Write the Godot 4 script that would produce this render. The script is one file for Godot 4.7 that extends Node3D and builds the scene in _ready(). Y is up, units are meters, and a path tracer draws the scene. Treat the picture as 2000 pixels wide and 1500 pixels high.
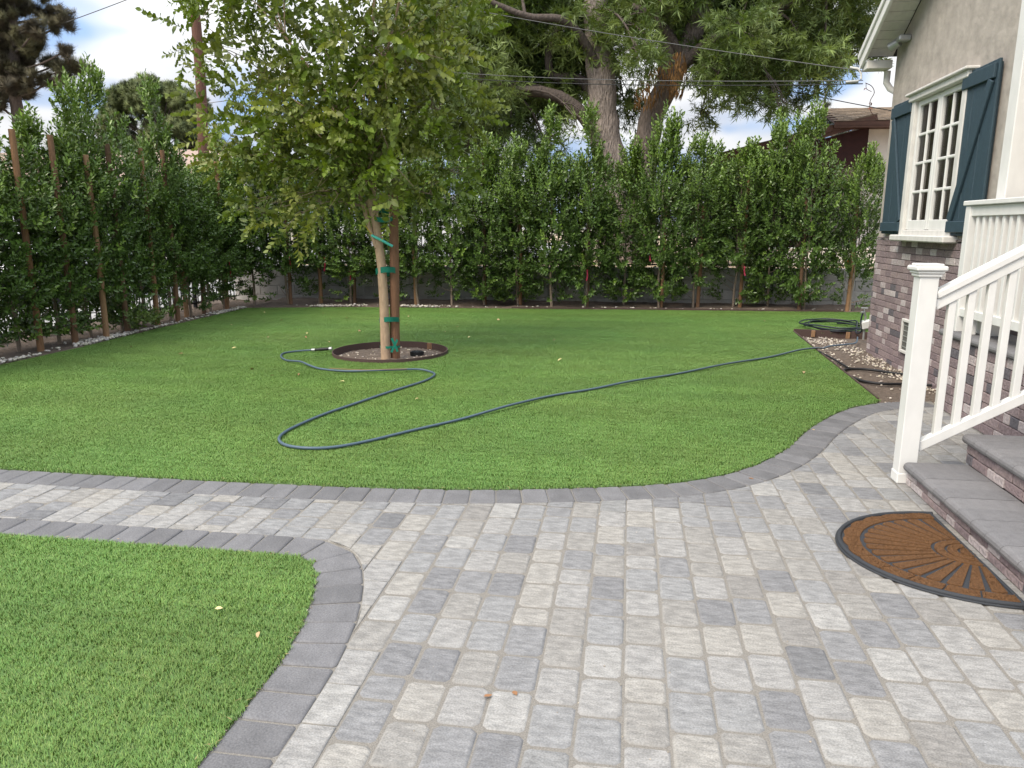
extends Node3D
# A garden behind a house: artificial lawn, paver path, young tree in a ring, clipped hedge rows and iron fences.
# World axes follow the house: -z runs along its wall, x across the garden, y up, metres.

class MB:
	var V := PackedVector3Array()
	var N := PackedVector3Array()
	var C := PackedColorArray()
	var U := PackedVector2Array()
	var I := PackedInt32Array()
	var col := Color.WHITE
	func vert(p: Vector3, n: Vector3, uv := Vector2.ZERO) -> int:
		V.append(p); N.append(n); C.append(col); U.append(uv)
		return V.size() - 1
	func tri(a: int, b: int, c: int) -> void:
		var f := (V[b] - V[a]).cross(V[c] - V[a])
		I.append(a)
		if f.dot(N[a] + N[b] + N[c]) > 0.0:
			I.append(c); I.append(b)
		else:
			I.append(b); I.append(c)
	func face(pts: Array, n: Vector3) -> void:
		var first := V.size()
		for p in pts:
			vert(p, n)
		for k in range(1, pts.size() - 1):
			tri(first, first + k, first + k + 1)
	func box(c: Vector3, s: Vector3, bev := 0.0, bs := Basis.IDENTITY) -> void:
		var h := s * 0.5
		var b := minf(bev, minf(h.x, minf(h.y, h.z)) * 0.8)
		var P := func(axis: int, sg: Array) -> Vector3:
			var q := Vector3.ZERO
			for k in 3:
				q[k] = sg[k] * (h[k] if k == axis else h[k] - b)
			return c + bs * q
		for a in 3:
			var u := (a + 1) % 3
			var w := (a + 2) % 3
			for s1 in [-1, 1]:
				var nn := Vector3.ZERO
				nn[a] = s1
				var pts := []
				for e in [[-1, -1], [1, -1], [1, 1], [-1, 1]]:
					var sg := [0, 0, 0]
					sg[a] = s1; sg[u] = e[0]; sg[w] = e[1]
					pts.append(P.call(a, sg))
				face(pts, bs * nn)
				if b > 0.0:
					for s2 in [-1, 1]:
						var sgm := [0, 0, 0]
						sgm[a] = s1; sgm[u] = s2; sgm[w] = -1
						var sgp := sgm.duplicate()
						sgp[w] = 1
						var en := Vector3.ZERO
						en[a] = s1; en[u] = s2
						face([P.call(a, sgm), P.call(a, sgp), P.call(u, sgp), P.call(u, sgm)], bs * en.normalized())
		if b > 0.0:
			for x in [-1, 1]:
				for y in [-1, 1]:
					for z in [-1, 1]:
						face([P.call(0, [x, y, z]), P.call(1, [x, y, z]), P.call(2, [x, y, z])], bs * Vector3(x, y, z).normalized())
	func bar(a: Vector3, b: Vector3, w: float, t: float, bev := 0.002, up := Vector3.UP) -> void:
		var d := (b - a).normalized()
		var sd := d.cross(up).normalized()
		var uu := sd.cross(d).normalized()
		box((a + b) * 0.5, Vector3(w, t, (b - a).length()), bev, Basis(sd, uu, -d))
	func tube(pts: Array, rad: Array, sides := 8, cap := true) -> void:
		var n := pts.size()
		var first := V.size()
		var ref := Vector3.UP if absf((pts[1] - pts[0]).normalized().y) < 0.8 else Vector3.RIGHT
		var run := 0.0
		for k in n:
			var d: Vector3 = (pts[mini(k + 1, n - 1)] - pts[maxi(k - 1, 0)]).normalized()
			var s := d.cross(ref).normalized()
			ref = s.cross(d).normalized()
			if k > 0:
				run += (pts[k] - pts[k - 1]).length()
			var r: float = rad[k] if k < rad.size() else rad[rad.size() - 1]
			for j in sides + 1:
				var an := TAU * j / sides
				var o := s * cos(an) + ref * sin(an)
				vert(pts[k] + o * r, o, Vector2(float(j) / sides, run))
		for k in n - 1:
			for j in sides:
				var p := first + k * (sides + 1) + j
				tri(p, p + 1, p + sides + 1)
				tri(p + 1, p + sides + 2, p + sides + 1)
		if cap:
			for e in [0, n - 1]:
				var d2: Vector3 = (pts[0] - pts[1]).normalized() if e == 0 else (pts[n - 1] - pts[n - 2]).normalized()
				var c0 := V.size()
				for j in sides:
					vert(V[first + e * (sides + 1) + j], d2)
				for j in range(1, sides - 1):
					tri(c0, c0 + j, c0 + j + 1)
	func prism(poly: PackedVector2Array, o: Vector3, ax: Vector3, ay: Vector3, az: Vector3) -> void:
		# polygon in the (ax, ay) plane at o, extruded by the vector az
		var t := Geometry2D.triangulate_polygon(poly)
		var nz := az.normalized()
		for e in 2:
			var f := V.size()
			for p in poly:
				vert(o + ax * p.x + ay * p.y + az * e, nz * (1.0 if e == 1 else -1.0))
			for k in range(0, t.size(), 3):
				tri(f + t[k], f + t[k + 1], f + t[k + 2])
		var sgn := -1.0 if Geometry2D.is_polygon_clockwise(poly) else 1.0
		for k in poly.size():
			var a := poly[k]
			var b := poly[(k + 1) % poly.size()]
			var d := (b - a).normalized()
			var n2 := Vector2(d.y, -d.x) * sgn
			var pa := o + ax * a.x + ay * a.y
			var pb := o + ax * b.x + ay * b.y
			face([pa, pb, pb + az, pa + az], (ax * n2.x + ay * n2.y).normalized())
	func slab(poly: PackedVector2Array, top: float, bot: float, ch: float, drop: float) -> void:
		# a paving stone: polygon in (x, z), rounded shoulder of width ch that drops by drop
		var q := PackedVector2Array(poly)
		if Geometry2D.is_polygon_clockwise(q):
			q.reverse()
		var n := q.size()
		var inn := PackedVector2Array()
		var nor := PackedVector2Array()
		for k in n:
			var d1 := (q[k] - q[(k + n - 1) % n]).normalized()
			var d2 := (q[(k + 1) % n] - q[k]).normalized()
			var m := (Vector2(d1.y, -d1.x) + Vector2(d2.y, -d2.x)).normalized()
			nor.append(m)
			inn.append(q[k] - m * ch / maxf(0.6, m.dot(Vector2(d2.y, -d2.x))))
		var r0 := V.size()
		for k in n:
			vert(Vector3(inn[k].x, top, inn[k].y), Vector3.UP)
		for k in n:
			vert(Vector3(q[k].x, top - drop, q[k].y), Vector3(nor[k].x, 0.75, nor[k].y).normalized())
		for k in n:
			vert(Vector3(q[k].x, top - drop, q[k].y), Vector3(nor[k].x, 0.2, nor[k].y).normalized())
		for k in n:
			vert(Vector3(q[k].x, bot, q[k].y), Vector3(nor[k].x, 0, nor[k].y))
		for k in range(1, n - 1):
			tri(r0, r0 + k, r0 + k + 1)
		for k in n:
			var k2 := (k + 1) % n
			for e in [[0, 1], [2, 3]]:
				var a: int = r0 + e[0] * n
				var b: int = r0 + e[1] * n
				tri(a + k, a + k2, b + k)
				tri(a + k2, b + k2, b + k)
	func leaf(b: Vector3, dir: Vector3, up: Vector3, ln: float, wd: float, droop: float, simple := false) -> void:
		var s := dir.cross(up).normalized()
		var u := s.cross(dir).normalized()
		var dn := -u * droop * ln
		var t := b + dir * ln + dn
		var m1 := b + dir * ln * 0.35 + dn * 0.08
		var m2 := b + dir * ln * 0.7 + dn * 0.4
		if simple:
			var i0 := vert(b, u)
			var i1 := vert(m1 + s * wd * 0.5, (u + s * 0.25).normalized())
			var i2 := vert(m1 - s * wd * 0.5, (u - s * 0.25).normalized())
			var i3 := vert(t, u)
			tri(i0, i1, i2)
			tri(i1, i3, i2)
			return
		var f := u * wd * 0.1
		var nl := (u - s * 0.3).normalized()
		var nr := (u + s * 0.3).normalized()
		var a := vert(b, u)
		var l1 := vert(m1 + s * wd * 0.5 + f, nl)
		var c1 := vert(m1, u)
		var r1 := vert(m1 - s * wd * 0.5 + f, nr)
		var l2 := vert(m2 + s * wd * 0.42 + f, nl)
		var c2 := vert(m2, u)
		var r2 := vert(m2 - s * wd * 0.42 + f, nr)
		var e := vert(t, u)
		tri(a, l1, c1); tri(a, c1, r1)
		tri(l1, l2, c1); tri(c1, l2, c2)
		tri(c1, c2, r1); tri(r1, c2, r2)
		tri(l2, e, c2); tri(c2, e, r2)
	func mesh() -> ArrayMesh:
		var ar := []
		ar.resize(Mesh.ARRAY_MAX)
		ar[Mesh.ARRAY_VERTEX] = V
		ar[Mesh.ARRAY_NORMAL] = N
		ar[Mesh.ARRAY_COLOR] = C
		ar[Mesh.ARRAY_TEX_UV] = U
		ar[Mesh.ARRAY_INDEX] = I
		var m := ArrayMesh.new()
		m.add_surface_from_arrays(Mesh.PRIMITIVE_TRIANGLES, ar)
		return m

var rng := RandomNumberGenerator.new()
var used := {}
var M := {}
var T := {}
const CAM := Vector3(0, 1.6, 0)
const RING := Vector2(-3.02, -9.07)
const ORD := ["first", "second", "third", "fourth", "fifth", "sixth", "seventh", "eighth", "ninth", "tenth", "eleventh", "twelfth", "thirteenth", "fourteenth", "fifteenth", "sixteenth", "seventeenth", "eighteenth", "nineteenth", "twentieth"]

func rf(a: float, b: float) -> float:
	return rng.randf_range(a, b)

func put(node: Node3D, called: String, parent: Node = self) -> Node3D:
	var key := "%d/%s" % [parent.get_instance_id(), called]
	var n: int = used.get(key, 0)
	used[key] = n + 1
	node.name = called if n == 0 else "%s_%03d" % [called, n]
	parent.add_child(node, true)
	return node

func tag(o: Node, label: String, category := "", group := "") -> void:
	o.set_meta("label", label)
	if category:
		o.set_meta("category", category)
	if group:
		o.set_meta("group", group)

func thing(called: String, label: String, category: String, at := Vector3.ZERO, group := "") -> Node3D:
	var o := Node3D.new()
	o.position = at
	put(o, called)
	tag(o, label, category, group)
	return o

func part(parent: Node, called: String, mesh: Mesh, mat: Material, xf := Transform3D.IDENTITY) -> MeshInstance3D:
	var o := MeshInstance3D.new()
	o.mesh = mesh
	o.material_override = mat
	o.transform = xf
	put(o, called, parent)
	return o

func struct(called: String, mesh: Mesh, mat: Material) -> MeshInstance3D:
	var o := part(self, called, mesh, mat)
	o.set_meta("kind", "structure")
	return o

func multi(parent: Node, called: String, mesh: Mesh, mat: Material, xfs: Array, cols: Array) -> MultiMeshInstance3D:
	var mm := MultiMesh.new()
	mm.transform_format = MultiMesh.TRANSFORM_3D
	mm.use_colors = not cols.is_empty()
	mm.mesh = mesh
	mm.instance_count = xfs.size()
	for k in xfs.size():
		mm.set_instance_transform(k, xfs[k])
		if not cols.is_empty():
			mm.set_instance_color(k, cols[k])
	var o := MultiMeshInstance3D.new()
	o.multimesh = mm
	o.material_override = mat
	put(o, called, parent)
	return o

func lin(r: float, g: float, b: float) -> Color:
	return Color(r, g, b).linear_to_srgb()

func s8(r: int, g: int, b: int) -> Color:
	return Color8(r, g, b)

func noise_tex(called: String, freq: float, lo: float, hi: float, oct := 4, sd := 1, size := 512, type := FastNoiseLite.TYPE_SIMPLEX_SMOOTH, mid := 0.5) -> void:
	var fn := FastNoiseLite.new()
	fn.seed = sd
	fn.noise_type = type
	fn.frequency = freq
	fn.fractal_octaves = oct
	fn.fractal_type = FastNoiseLite.FRACTAL_FBM
	var t := NoiseTexture2D.new()
	t.width = size
	t.height = size
	t.seamless = true
	t.noise = fn
	var gr := Gradient.new()
	gr.offsets = PackedFloat32Array([0.12, mid, 0.88])
	var mv := (lo + hi) / 2
	gr.colors = PackedColorArray([lin(lo, lo, lo), lin(mv, mv, mv), lin(hi, hi, hi)] if lo > 0.01 else [Color(lo, lo, lo), Color(mv, mv, mv), Color(hi, hi, hi)])
	t.color_ramp = gr
	T[called] = t

func mat(called: String, c: Color, rough := 0.8, tex := "", sc := Vector3.ONE, bump := "", cm := 0.0, det := "", dsc := Vector3.ONE) -> StandardMaterial3D:
	var m := StandardMaterial3D.new()
	m.resource_name = called
	var lift := 1.0
	for tn in [tex, det]:
		if tn:
			lift *= {"mottle": 0.84, "fine": 0.8, "soft": 0.9, "smear": 0.85, "stain": 0.93, "faint": 0.96, "barkc": 0.7, "bark": 0.6}[tn]
	var cl := c.srgb_to_linear()
	m.albedo_color = Color(cl.r / lift, cl.g / lift, cl.b / lift, c.a).linear_to_srgb()
	m.albedo_color.a = c.a
	m.roughness = rough
	m.metallic_specular = 0.4
	if tex or bump:
		m.uv1_triplanar = true
		m.uv1_world_triplanar = true
		m.uv1_scale = sc
	if tex:
		m.albedo_texture = T[tex]
	if bump:
		m.heightmap_enabled = true
		m.heightmap_texture = T[bump]
		m.heightmap_scale = cm
	if det:
		m.detail_enabled = true
		m.detail_albedo = T[det]
		m.detail_blend_mode = BaseMaterial3D.BLEND_MODE_MUL
		m.detail_uv_layer = BaseMaterial3D.DETAIL_UV_2
		m.uv2_triplanar = true
		m.uv2_world_triplanar = true
		m.uv2_scale = dsc
	M[called] = m
	return m

func leafmat(called: String, c: Color, rough: float, back: float) -> StandardMaterial3D:
	var m := mat(called, c, rough)
	m.vertex_color_use_as_albedo = true
	m.cull_mode = BaseMaterial3D.CULL_DISABLED
	m.backlight_enabled = true
	m.backlight = Color(back, back, back * 0.6)
	m.metallic_specular = 0.5
	return m

func catmull(p: Array, step: float) -> Array:
	var out := []
	for k in p.size() - 1:
		var a = p[maxi(k - 1, 0)]
		var b = p[k]
		var c = p[k + 1]
		var d = p[mini(k + 2, p.size() - 1)]
		var n := maxi(1, int(ceil((c - b).length() / step)))
		for j in n:
			out.append(b.cubic_interpolate(c, a, d, float(j) / n))
	out.append(p[p.size() - 1])
	return out

func even(p: Array, step: float) -> Array:
	# resample a polyline at equal arc lengths
	var out := [p[0]]
	var left := step
	for k in p.size() - 1:
		var a = p[k]
		var b = p[k + 1]
		var l: float = (b - a).length()
		var at := left
		while at <= l:
			out.append(a.lerp(b, at / l))
			at += step
		left = at - l
	return out

func offset(p: Array, w: float, sgn: float) -> Array:
	var out := []
	for k in p.size():
		var d: Vector2 = (p[mini(k + 1, p.size() - 1)] - p[maxi(k - 1, 0)]).normalized()
		out.append(p[k] + Vector2(-d.y, d.x) * sgn * w)
	return out

func _ready() -> void:
	rng.seed = 20240611
	camera_and_light()
	materials()
	ground()
	paths()
	lawns()
	house()
	steps_and_rails()
	block_wall_and_fences()
	background()
	big_trees()
	hedges()
	ring_tree()
	hoses()
	door_mat()
	house_bed()
	wires()
	small_things()
	litter()

# ------------------------------------------------------------------ camera, sky, sun
func camera_and_light() -> void:
	var cam := Camera3D.new()
	cam.name = "camera"
	cam.position = CAM
	cam.rotation_degrees = Vector3(-12.0, 8.97, 0)
	cam.fov = 54.9
	cam.near = 0.05
	cam.far = 900.0
	add_child(cam)
	cam.current = true
	var sun := DirectionalLight3D.new()
	sun.name = "sun"
	sun.light_energy = 0.5
	sun.light_color = Color(1.0, 0.95, 0.875)
	sun.light_angular_distance = 26.0
	sun.shadow_enabled = true
	add_child(sun)
	sun.look_at_from_position(Vector3(-4.6, 7.8, 5.6), Vector3.ZERO)
	var env := Environment.new()
	env.background_mode = Environment.BG_SKY
	env.tonemap_mode = Environment.TONE_MAPPER_LINEAR
	env.tonemap_exposure = 2.45
	env.sdfgi_enabled = true
	env.ssao_enabled = true
	env.ssil_enabled = true
	env.sky = Sky.new()
	var pano := PanoramaSkyMaterial.new()
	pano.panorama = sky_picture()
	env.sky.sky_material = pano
	var we := WorldEnvironment.new()
	we.name = "world_environment"
	we.environment = env
	add_child(we)

func sky_picture() -> ImageTexture:
	var w := 1280
	var h := 640
	var f1 := FastNoiseLite.new()
	f1.seed = 11
	f1.frequency = 1.45
	f1.fractal_octaves = 6
	f1.fractal_gain = 0.52
	var f2 := FastNoiseLite.new()
	f2.seed = 5
	f2.frequency = 2.6
	f2.fractal_octaves = 5
	var dat := PackedFloat32Array()
	dat.resize(w * h * 3)
	var at := 0
	for j in h:
		var el := (0.5 - (j + 0.5) / h) * PI
		for i in w:
			var az := ((i + 0.5) / w - 0.5) * TAU
			var d := Vector3(sin(az) * cos(el), sin(el), -cos(az) * cos(el))
			var c := Color(0.33, 0.33, 0.31)
			if el > 0.0:
				var y := d.y + 0.16
				var q := Vector3(d.x / y * 0.55, d.y * 1.2, d.z / y * 0.55)
				var cl := f1.get_noise_3dv(q) + 0.33
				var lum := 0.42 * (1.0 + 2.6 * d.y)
				var amount := smoothstep(0.0, 0.34, cl)
				var thick := 0.5 + 0.5 * f2.get_noise_3dv(q * 0.8)
				var blue := Color(0.26, 0.42, 0.69).lerp(Color(0.22, 0.38, 0.66), clampf(d.y * 1.3, 0, 1))
				var white := Color(0.775, 0.775, 0.775).lerp(Color(0.58, 0.595, 0.635), smoothstep(0.36, 0.72, thick))
				c = blue.lerp(white, 0.12 + amount * 0.84)
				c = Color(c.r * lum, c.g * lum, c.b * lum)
			elif el > -0.02:
				c = Color(0.6, 0.62, 0.62)
			dat[at] = c.r; dat[at + 1] = c.g; dat[at + 2] = c.b
			at += 3
	var im := Image.create_from_data(w, h, false, Image.FORMAT_RGBF, dat.to_byte_array())
	return ImageTexture.create_from_image(im)

# ------------------------------------------------------------------ materials
func materials() -> void:
	noise_tex("mottle", 0.012, 0.66, 1.0, 6, 3, 1024)
	noise_tex("fine", 0.09, 0.6, 1.0, 4, 7, 512)
	noise_tex("soft", 0.008, 0.8, 1.0, 4, 17, 512)
	noise_tex("grain", 0.25, 0.0, 1.0, 3, 9, 512)
	noise_tex("rough", 0.03, 0.0, 1.0, 6, 21, 512)
	noise_tex("stucco", 0.06, 0.0, 1.0, 5, 31, 512, FastNoiseLite.TYPE_PERLIN)
	noise_tex("bark", 0.03, 0.0, 1.0, 4, 41, 512, FastNoiseLite.TYPE_CELLULAR)
	noise_tex("barkc", 0.03, 0.42, 1.0, 4, 41, 512, FastNoiseLite.TYPE_CELLULAR)
	noise_tex("faint", 0.01, 0.92, 1.0, 5, 71, 512)
	noise_tex("smear", 0.02, 0.7, 1.0, 5, 51, 512)
	noise_tex("stain", 0.02, 0.84, 1.0, 5, 61, 512, FastNoiseLite.TYPE_SIMPLEX_SMOOTH, 0.4)
	# pavers: several blends of grey, each streaked along x
	var tones := [[0.42, 0.41, 0.395], [0.36, 0.36, 0.36], [0.315, 0.315, 0.32], [0.27, 0.27, 0.278], [0.44, 0.42, 0.385], [0.38, 0.365, 0.34], [0.34, 0.34, 0.335], [0.225, 0.226, 0.234], [0.46, 0.45, 0.43], [0.33, 0.315, 0.295]]
	for k in tones.size():
		var t = tones[k]
		mat("paver%d" % k, lin(lerpf(t[0], 0.36, 0.1) * 0.645, lerpf(t[1], 0.357, 0.1) * 0.64, lerpf(t[2], 0.352, 0.1) * 0.63), 0.9, "mottle", Vector3(0.9, 1.2, 2.0), "rough", 0.35, "fine", Vector3(2.3, 2, 2.9))
	for k in 3:
		var v: float = [0.128, 0.115, 0.14][k]
		mat("border%d" % k, lin(v * 1.12, v * 1.10, v * 1.12), 0.85, "soft", Vector3(1.3, 1.3, 1.3), "rough", 0.22, "fine", Vector3(2.3, 2, 2.3))
	mat("sand", lin(0.24, 0.222, 0.195), 1.0, "fine", Vector3(3, 3, 3), "grain", 0.3)
	mat("soil", lin(0.13, 0.10, 0.078), 1.0, "mottle", Vector3(1.1, 1.1, 1.1), "rough", 1.2, "fine", Vector3(2.2, 2.2, 2.2))
	mat("ring_soil", lin(0.22, 0.175, 0.14), 1.0, "mottle", Vector3(2.1, 2.1, 2.1), "rough", 1.6, "fine", Vector3(3.2, 3.2, 3.2))
	mat("dry_ground", lin(0.42, 0.32, 0.22), 1.0, "mottle", Vector3(0.3, 0.3, 0.3), "rough", 1.0, "fine", Vector3(0.9, 0.9, 0.9))
	mat("far_ground", lin(0.25, 0.22, 0.16), 1.0, "mottle", Vector3(0.05, 0.05, 0.05))
	mat("pavement", lin(0.34, 0.335, 0.325), 0.9, "soft", Vector3(0.4, 0.4, 0.4), "", 0, "fine", Vector3(1.5, 1.5, 1.5))
	mat("thatch", lin(0.11, 0.18, 0.06), 1.0, "fine", Vector3(4, 4, 4))
	var g := leafmat("grass", Color.WHITE, 0.55, 0.5)
	g.metallic_specular = 0.38
	mat("stucco", lin(0.375, 0.338, 0.298), 0.95, "faint", Vector3(0.4, 0.4, 0.4), "stucco", 0.4, "soft", Vector3(1.1, 0.9, 1.1))
	mat("stucco_pale", lin(0.72, 0.68, 0.62), 0.95, "soft", Vector3(0.3, 0.3, 0.3), "stucco", 0.4)
	mat("white_paint", lin(0.70, 0.695, 0.67), 0.45, "faint", Vector3(1.3, 0.6, 1.3))
	mat("old_white_paint", lin(0.62, 0.605, 0.57), 0.55, "stain", Vector3(1.1, 0.5, 1.1))
	mat("teal_paint", lin(0.034, 0.060, 0.078), 0.6, "stain", Vector3(1.6, 0.35, 1.6), "", 0, "fine", Vector3(3.0, 0.5, 3.0))
	mat("mortar", lin(0.16, 0.13, 0.125), 1.0, "fine", Vector3(4, 4, 4))
	var bt := [[0.165, 0.128, 0.13], [0.18, 0.142, 0.142], [0.148, 0.115, 0.118], [0.19, 0.149, 0.147], [0.275, 0.238, 0.235], [0.32, 0.285, 0.28], [0.085, 0.078, 0.086]]
	for k in bt.size():
		var b = bt[k]
		mat("brick%d" % k, lin(b[0] * 1.5, b[1] * 1.5, b[2] * 1.5), 0.9, "mottle", Vector3(2.2, 2.2, 2.6), "rough", 0.5, "fine", Vector3(4, 6, 4))
	mat("coping0", lin(0.175, 0.170, 0.172), 0.85, "stain", Vector3(1.6, 1.6, 1.6), "rough", 0.15, "fine", Vector3(3, 3, 3))
	mat("coping1", lin(0.158, 0.154, 0.157), 0.85, "stain", Vector3(1.6, 1.6, 1.6), "rough", 0.15, "fine", Vector3(3, 3, 3))
	var gl := mat("glass", Color(0.08, 0.09, 0.09, 0.1), 0.03)
	gl.transparency = BaseMaterial3D.TRANSPARENCY_ALPHA
	gl.metallic_specular = 0.22
	mat("screen", lin(0.075, 0.064, 0.052), 0.9, "stain", Vector3(3.0, 0.2, 9.0))
	mat("dark_inside", lin(0.03, 0.028, 0.026), 0.9)
	mat("roofing", lin(0.045, 0.043, 0.042), 0.95, "fine", Vector3(1, 1, 1))
	mat("vent_mesh", lin(0.12, 0.12, 0.11), 0.7, "fine", Vector3(5, 5, 5))
	for k in 3:
		var v2: float = [0.42, 0.37, 0.46][k]
		mat("block%d" % k, lin(v2, v2 * 0.965, v2 * 0.91), 0.95, "soft", Vector3(0.6, 0.6, 0.6), "rough", 0.4, "fine", Vector3(1.6, 1.6, 1.6))
	mat("iron", lin(0.012, 0.012, 0.014), 0.45)
	for k in 4:
		var w3 = [[0.27, 0.145, 0.075], [0.21, 0.115, 0.065], [0.32, 0.185, 0.10], [0.17, 0.10, 0.06]][k]
		mat("stake%d" % k, lin(w3[0] * 0.95, w3[1] * 0.98, w3[2] * 1.0), 0.85, "mottle", Vector3(5, 0.5, 5), "rough", 0.4)
	mat("stem_bark", lin(0.27, 0.215, 0.165), 0.9, "mottle", Vector3(3, 1.2, 3), "rough", 0.5)
	mat("myrtle_bark", lin(0.40, 0.285, 0.19), 0.8, "smear", Vector3(2.2, 0.7, 2.2), "rough", 0.25)
	mat("myrtle_twig", lin(0.24, 0.18, 0.13), 0.85)
	mat("tree_bark", lin(0.27, 0.225, 0.195), 0.95, "barkc", Vector3(1.5, 0.32, 1.5), "bark", 4.0, "mottle", Vector3(0.6, 0.3, 0.6))
	mat("tree_bark_dark", lin(0.165, 0.135, 0.115), 0.95, "barkc", Vector3(1.5, 0.32, 1.5), "bark", 4.0, "mottle", Vector3(0.6, 0.3, 0.6))
	mat("dark_bark", lin(0.10, 0.08, 0.068), 0.95, "mottle", Vector3(1, 0.5, 1), "bark", 2.5)
	mat("pole_wood", lin(0.125, 0.062, 0.043), 0.9, "mottle", Vector3(3, 0.2, 3), "rough", 0.8)
	leafmat("hedge_leaf", Color.WHITE, 0.36, 0.45)
	leafmat("myrtle_leaf", Color.WHITE, 0.5, 0.75)
	leafmat("tree_leaf", Color.WHITE, 0.5, 0.7)
	leafmat("needle", Color.WHITE, 0.7, 0.3)
	mat("edging", lin(0.075, 0.048, 0.042), 0.8, "fine", Vector3(2, 2, 2))
	mat("hose_blue", lin(0.075, 0.112, 0.15), 0.42)
	mat("hose_dark", lin(0.018, 0.024, 0.033), 0.38)
	mat("hose_stripe", lin(0.26, 0.15, 0.09), 0.5)
	mat("black_plastic", lin(0.014, 0.014, 0.015), 0.5)
	mat("rubber", lin(0.032, 0.035, 0.04), 0.65, "fine", Vector3(6, 6, 6), "rough", 0.15)
	mat("coir", lin(0.25, 0.122, 0.050), 1.0, "fine", Vector3(4, 5, 9), "grain", 0.8, "mottle", Vector3(4.5, 4.5, 4.5))
	var cf := mat("coir_fibre", Color.WHITE, 0.9)
	cf.vertex_color_use_as_albedo = true
	mat("green_tie", lin(0.006, 0.15, 0.10), 0.5)
	mat("mint_tag", lin(0.10, 0.56, 0.46), 0.5)
	mat("pink_tape", lin(0.68, 0.055, 0.12), 0.5)
	mat("yellow_wire", lin(0.5, 0.38, 0.05), 0.5)
	mat("pebble", Color.WHITE, 0.85, "soft", Vector3(5, 5, 5)).vertex_color_use_as_albedo = true
	mat("grey_metal", lin(0.42, 0.43, 0.42), 0.4).metallic = 0.6
	mat("off_white_plastic", lin(0.62, 0.62, 0.60), 0.5)
	mat("brown_paint", lin(0.085, 0.042, 0.030), 0.7, "soft", Vector3(1, 1, 1))
	mat("maroon_paint", lin(0.040, 0.015, 0.014), 0.8, "soft", Vector3(1, 1, 1))
	for k in 3:
		var v4: float = [0.21, 0.17, 0.25][k]
		mat("shingle%d" % k, lin(v4, v4 * 0.74, v4 * 0.5), 0.95, "mottle", Vector3(1.3, 1.3, 1.3))
	mat("tan_roof", lin(0.36, 0.265, 0.215), 0.95, "mottle", Vector3(0.8, 0.8, 0.8))
	var cp := mat("car_paint", lin(0.72, 0.73, 0.75), 0.3)
	cp.clearcoat_enabled = true
	mat("car_glass", lin(0.02, 0.024, 0.028), 0.08)
	mat("tyre", lin(0.018, 0.018, 0.018), 0.85)
	mat("rim", lin(0.4, 0.4, 0.4), 0.35).metallic = 0.8
	var lg := mat("lamp_lens", lin(0.6, 0.6, 0.6), 0.15)
	lg.clearcoat_enabled = true
	mat("red_lens", lin(0.35, 0.01, 0.01), 0.2)
	mat("wire_dark", lin(0.022, 0.022, 0.022), 0.6)
	mat("wire_grey", lin(0.10, 0.10, 0.10), 0.5)
	var dl := leafmat("dry_leaf", Color.WHITE, 0.7, 0.4)
	dl.metallic_specular = 0.3
	mat("seed_brown", Color.WHITE, 0.9).vertex_color_use_as_albedo = true
	mat("bin_green", lin(0.03, 0.07, 0.045), 0.6)

# ------------------------------------------------------------------ ground
func in_bed(x: float, z: float) -> bool:
	return z < -7.2 and z > -11.95 and x > 2.33 + (-7.2 - z) * 0.042 and x < 3.25

func left_edge(z: float) -> float:
	# x of the lawn's edge along the iron fence
	if z > -8.7:
		return -7.27
	if z > -10.6:
		return lerpf(-7.27, -7.41, (-8.7 - z) / 1.9)
	return lerpf(-7.41, -7.55, (-10.6 - z) / 3.2)

func back_edge(x: float) -> float:
	# z of the lawn's far edge
	if x < -5.4:
		return lerpf(-13.8, -14.28, (x + 7.55) / 2.15)
	return lerpf(-14.28, -14.9, (x + 5.4) / 9.5)

func wall_z(x: float) -> float:
	return -15.42 - (x + 8.7) * 0.035

func soil_height(x: float, z: float, fn: FastNoiseLite) -> float:
	var n := fn.get_noise_2d(x * 10.0, z * 10.0)
	if in_bed(x, z):
		return -0.065 + n * 0.02
	if Vector2(x, z).distance_to(RING) < 0.76:
		return -0.035 + n * 0.018
	if x < left_edge(z) + 0.02 and z < -3.0:
		return 0.004 + n * 0.03
	if z < back_edge(x) + 0.02:
		return 0.008 + n * 0.03 + clampf((back_edge(x) - z) * 0.05, 0, 0.06)
	return -0.06

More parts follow.
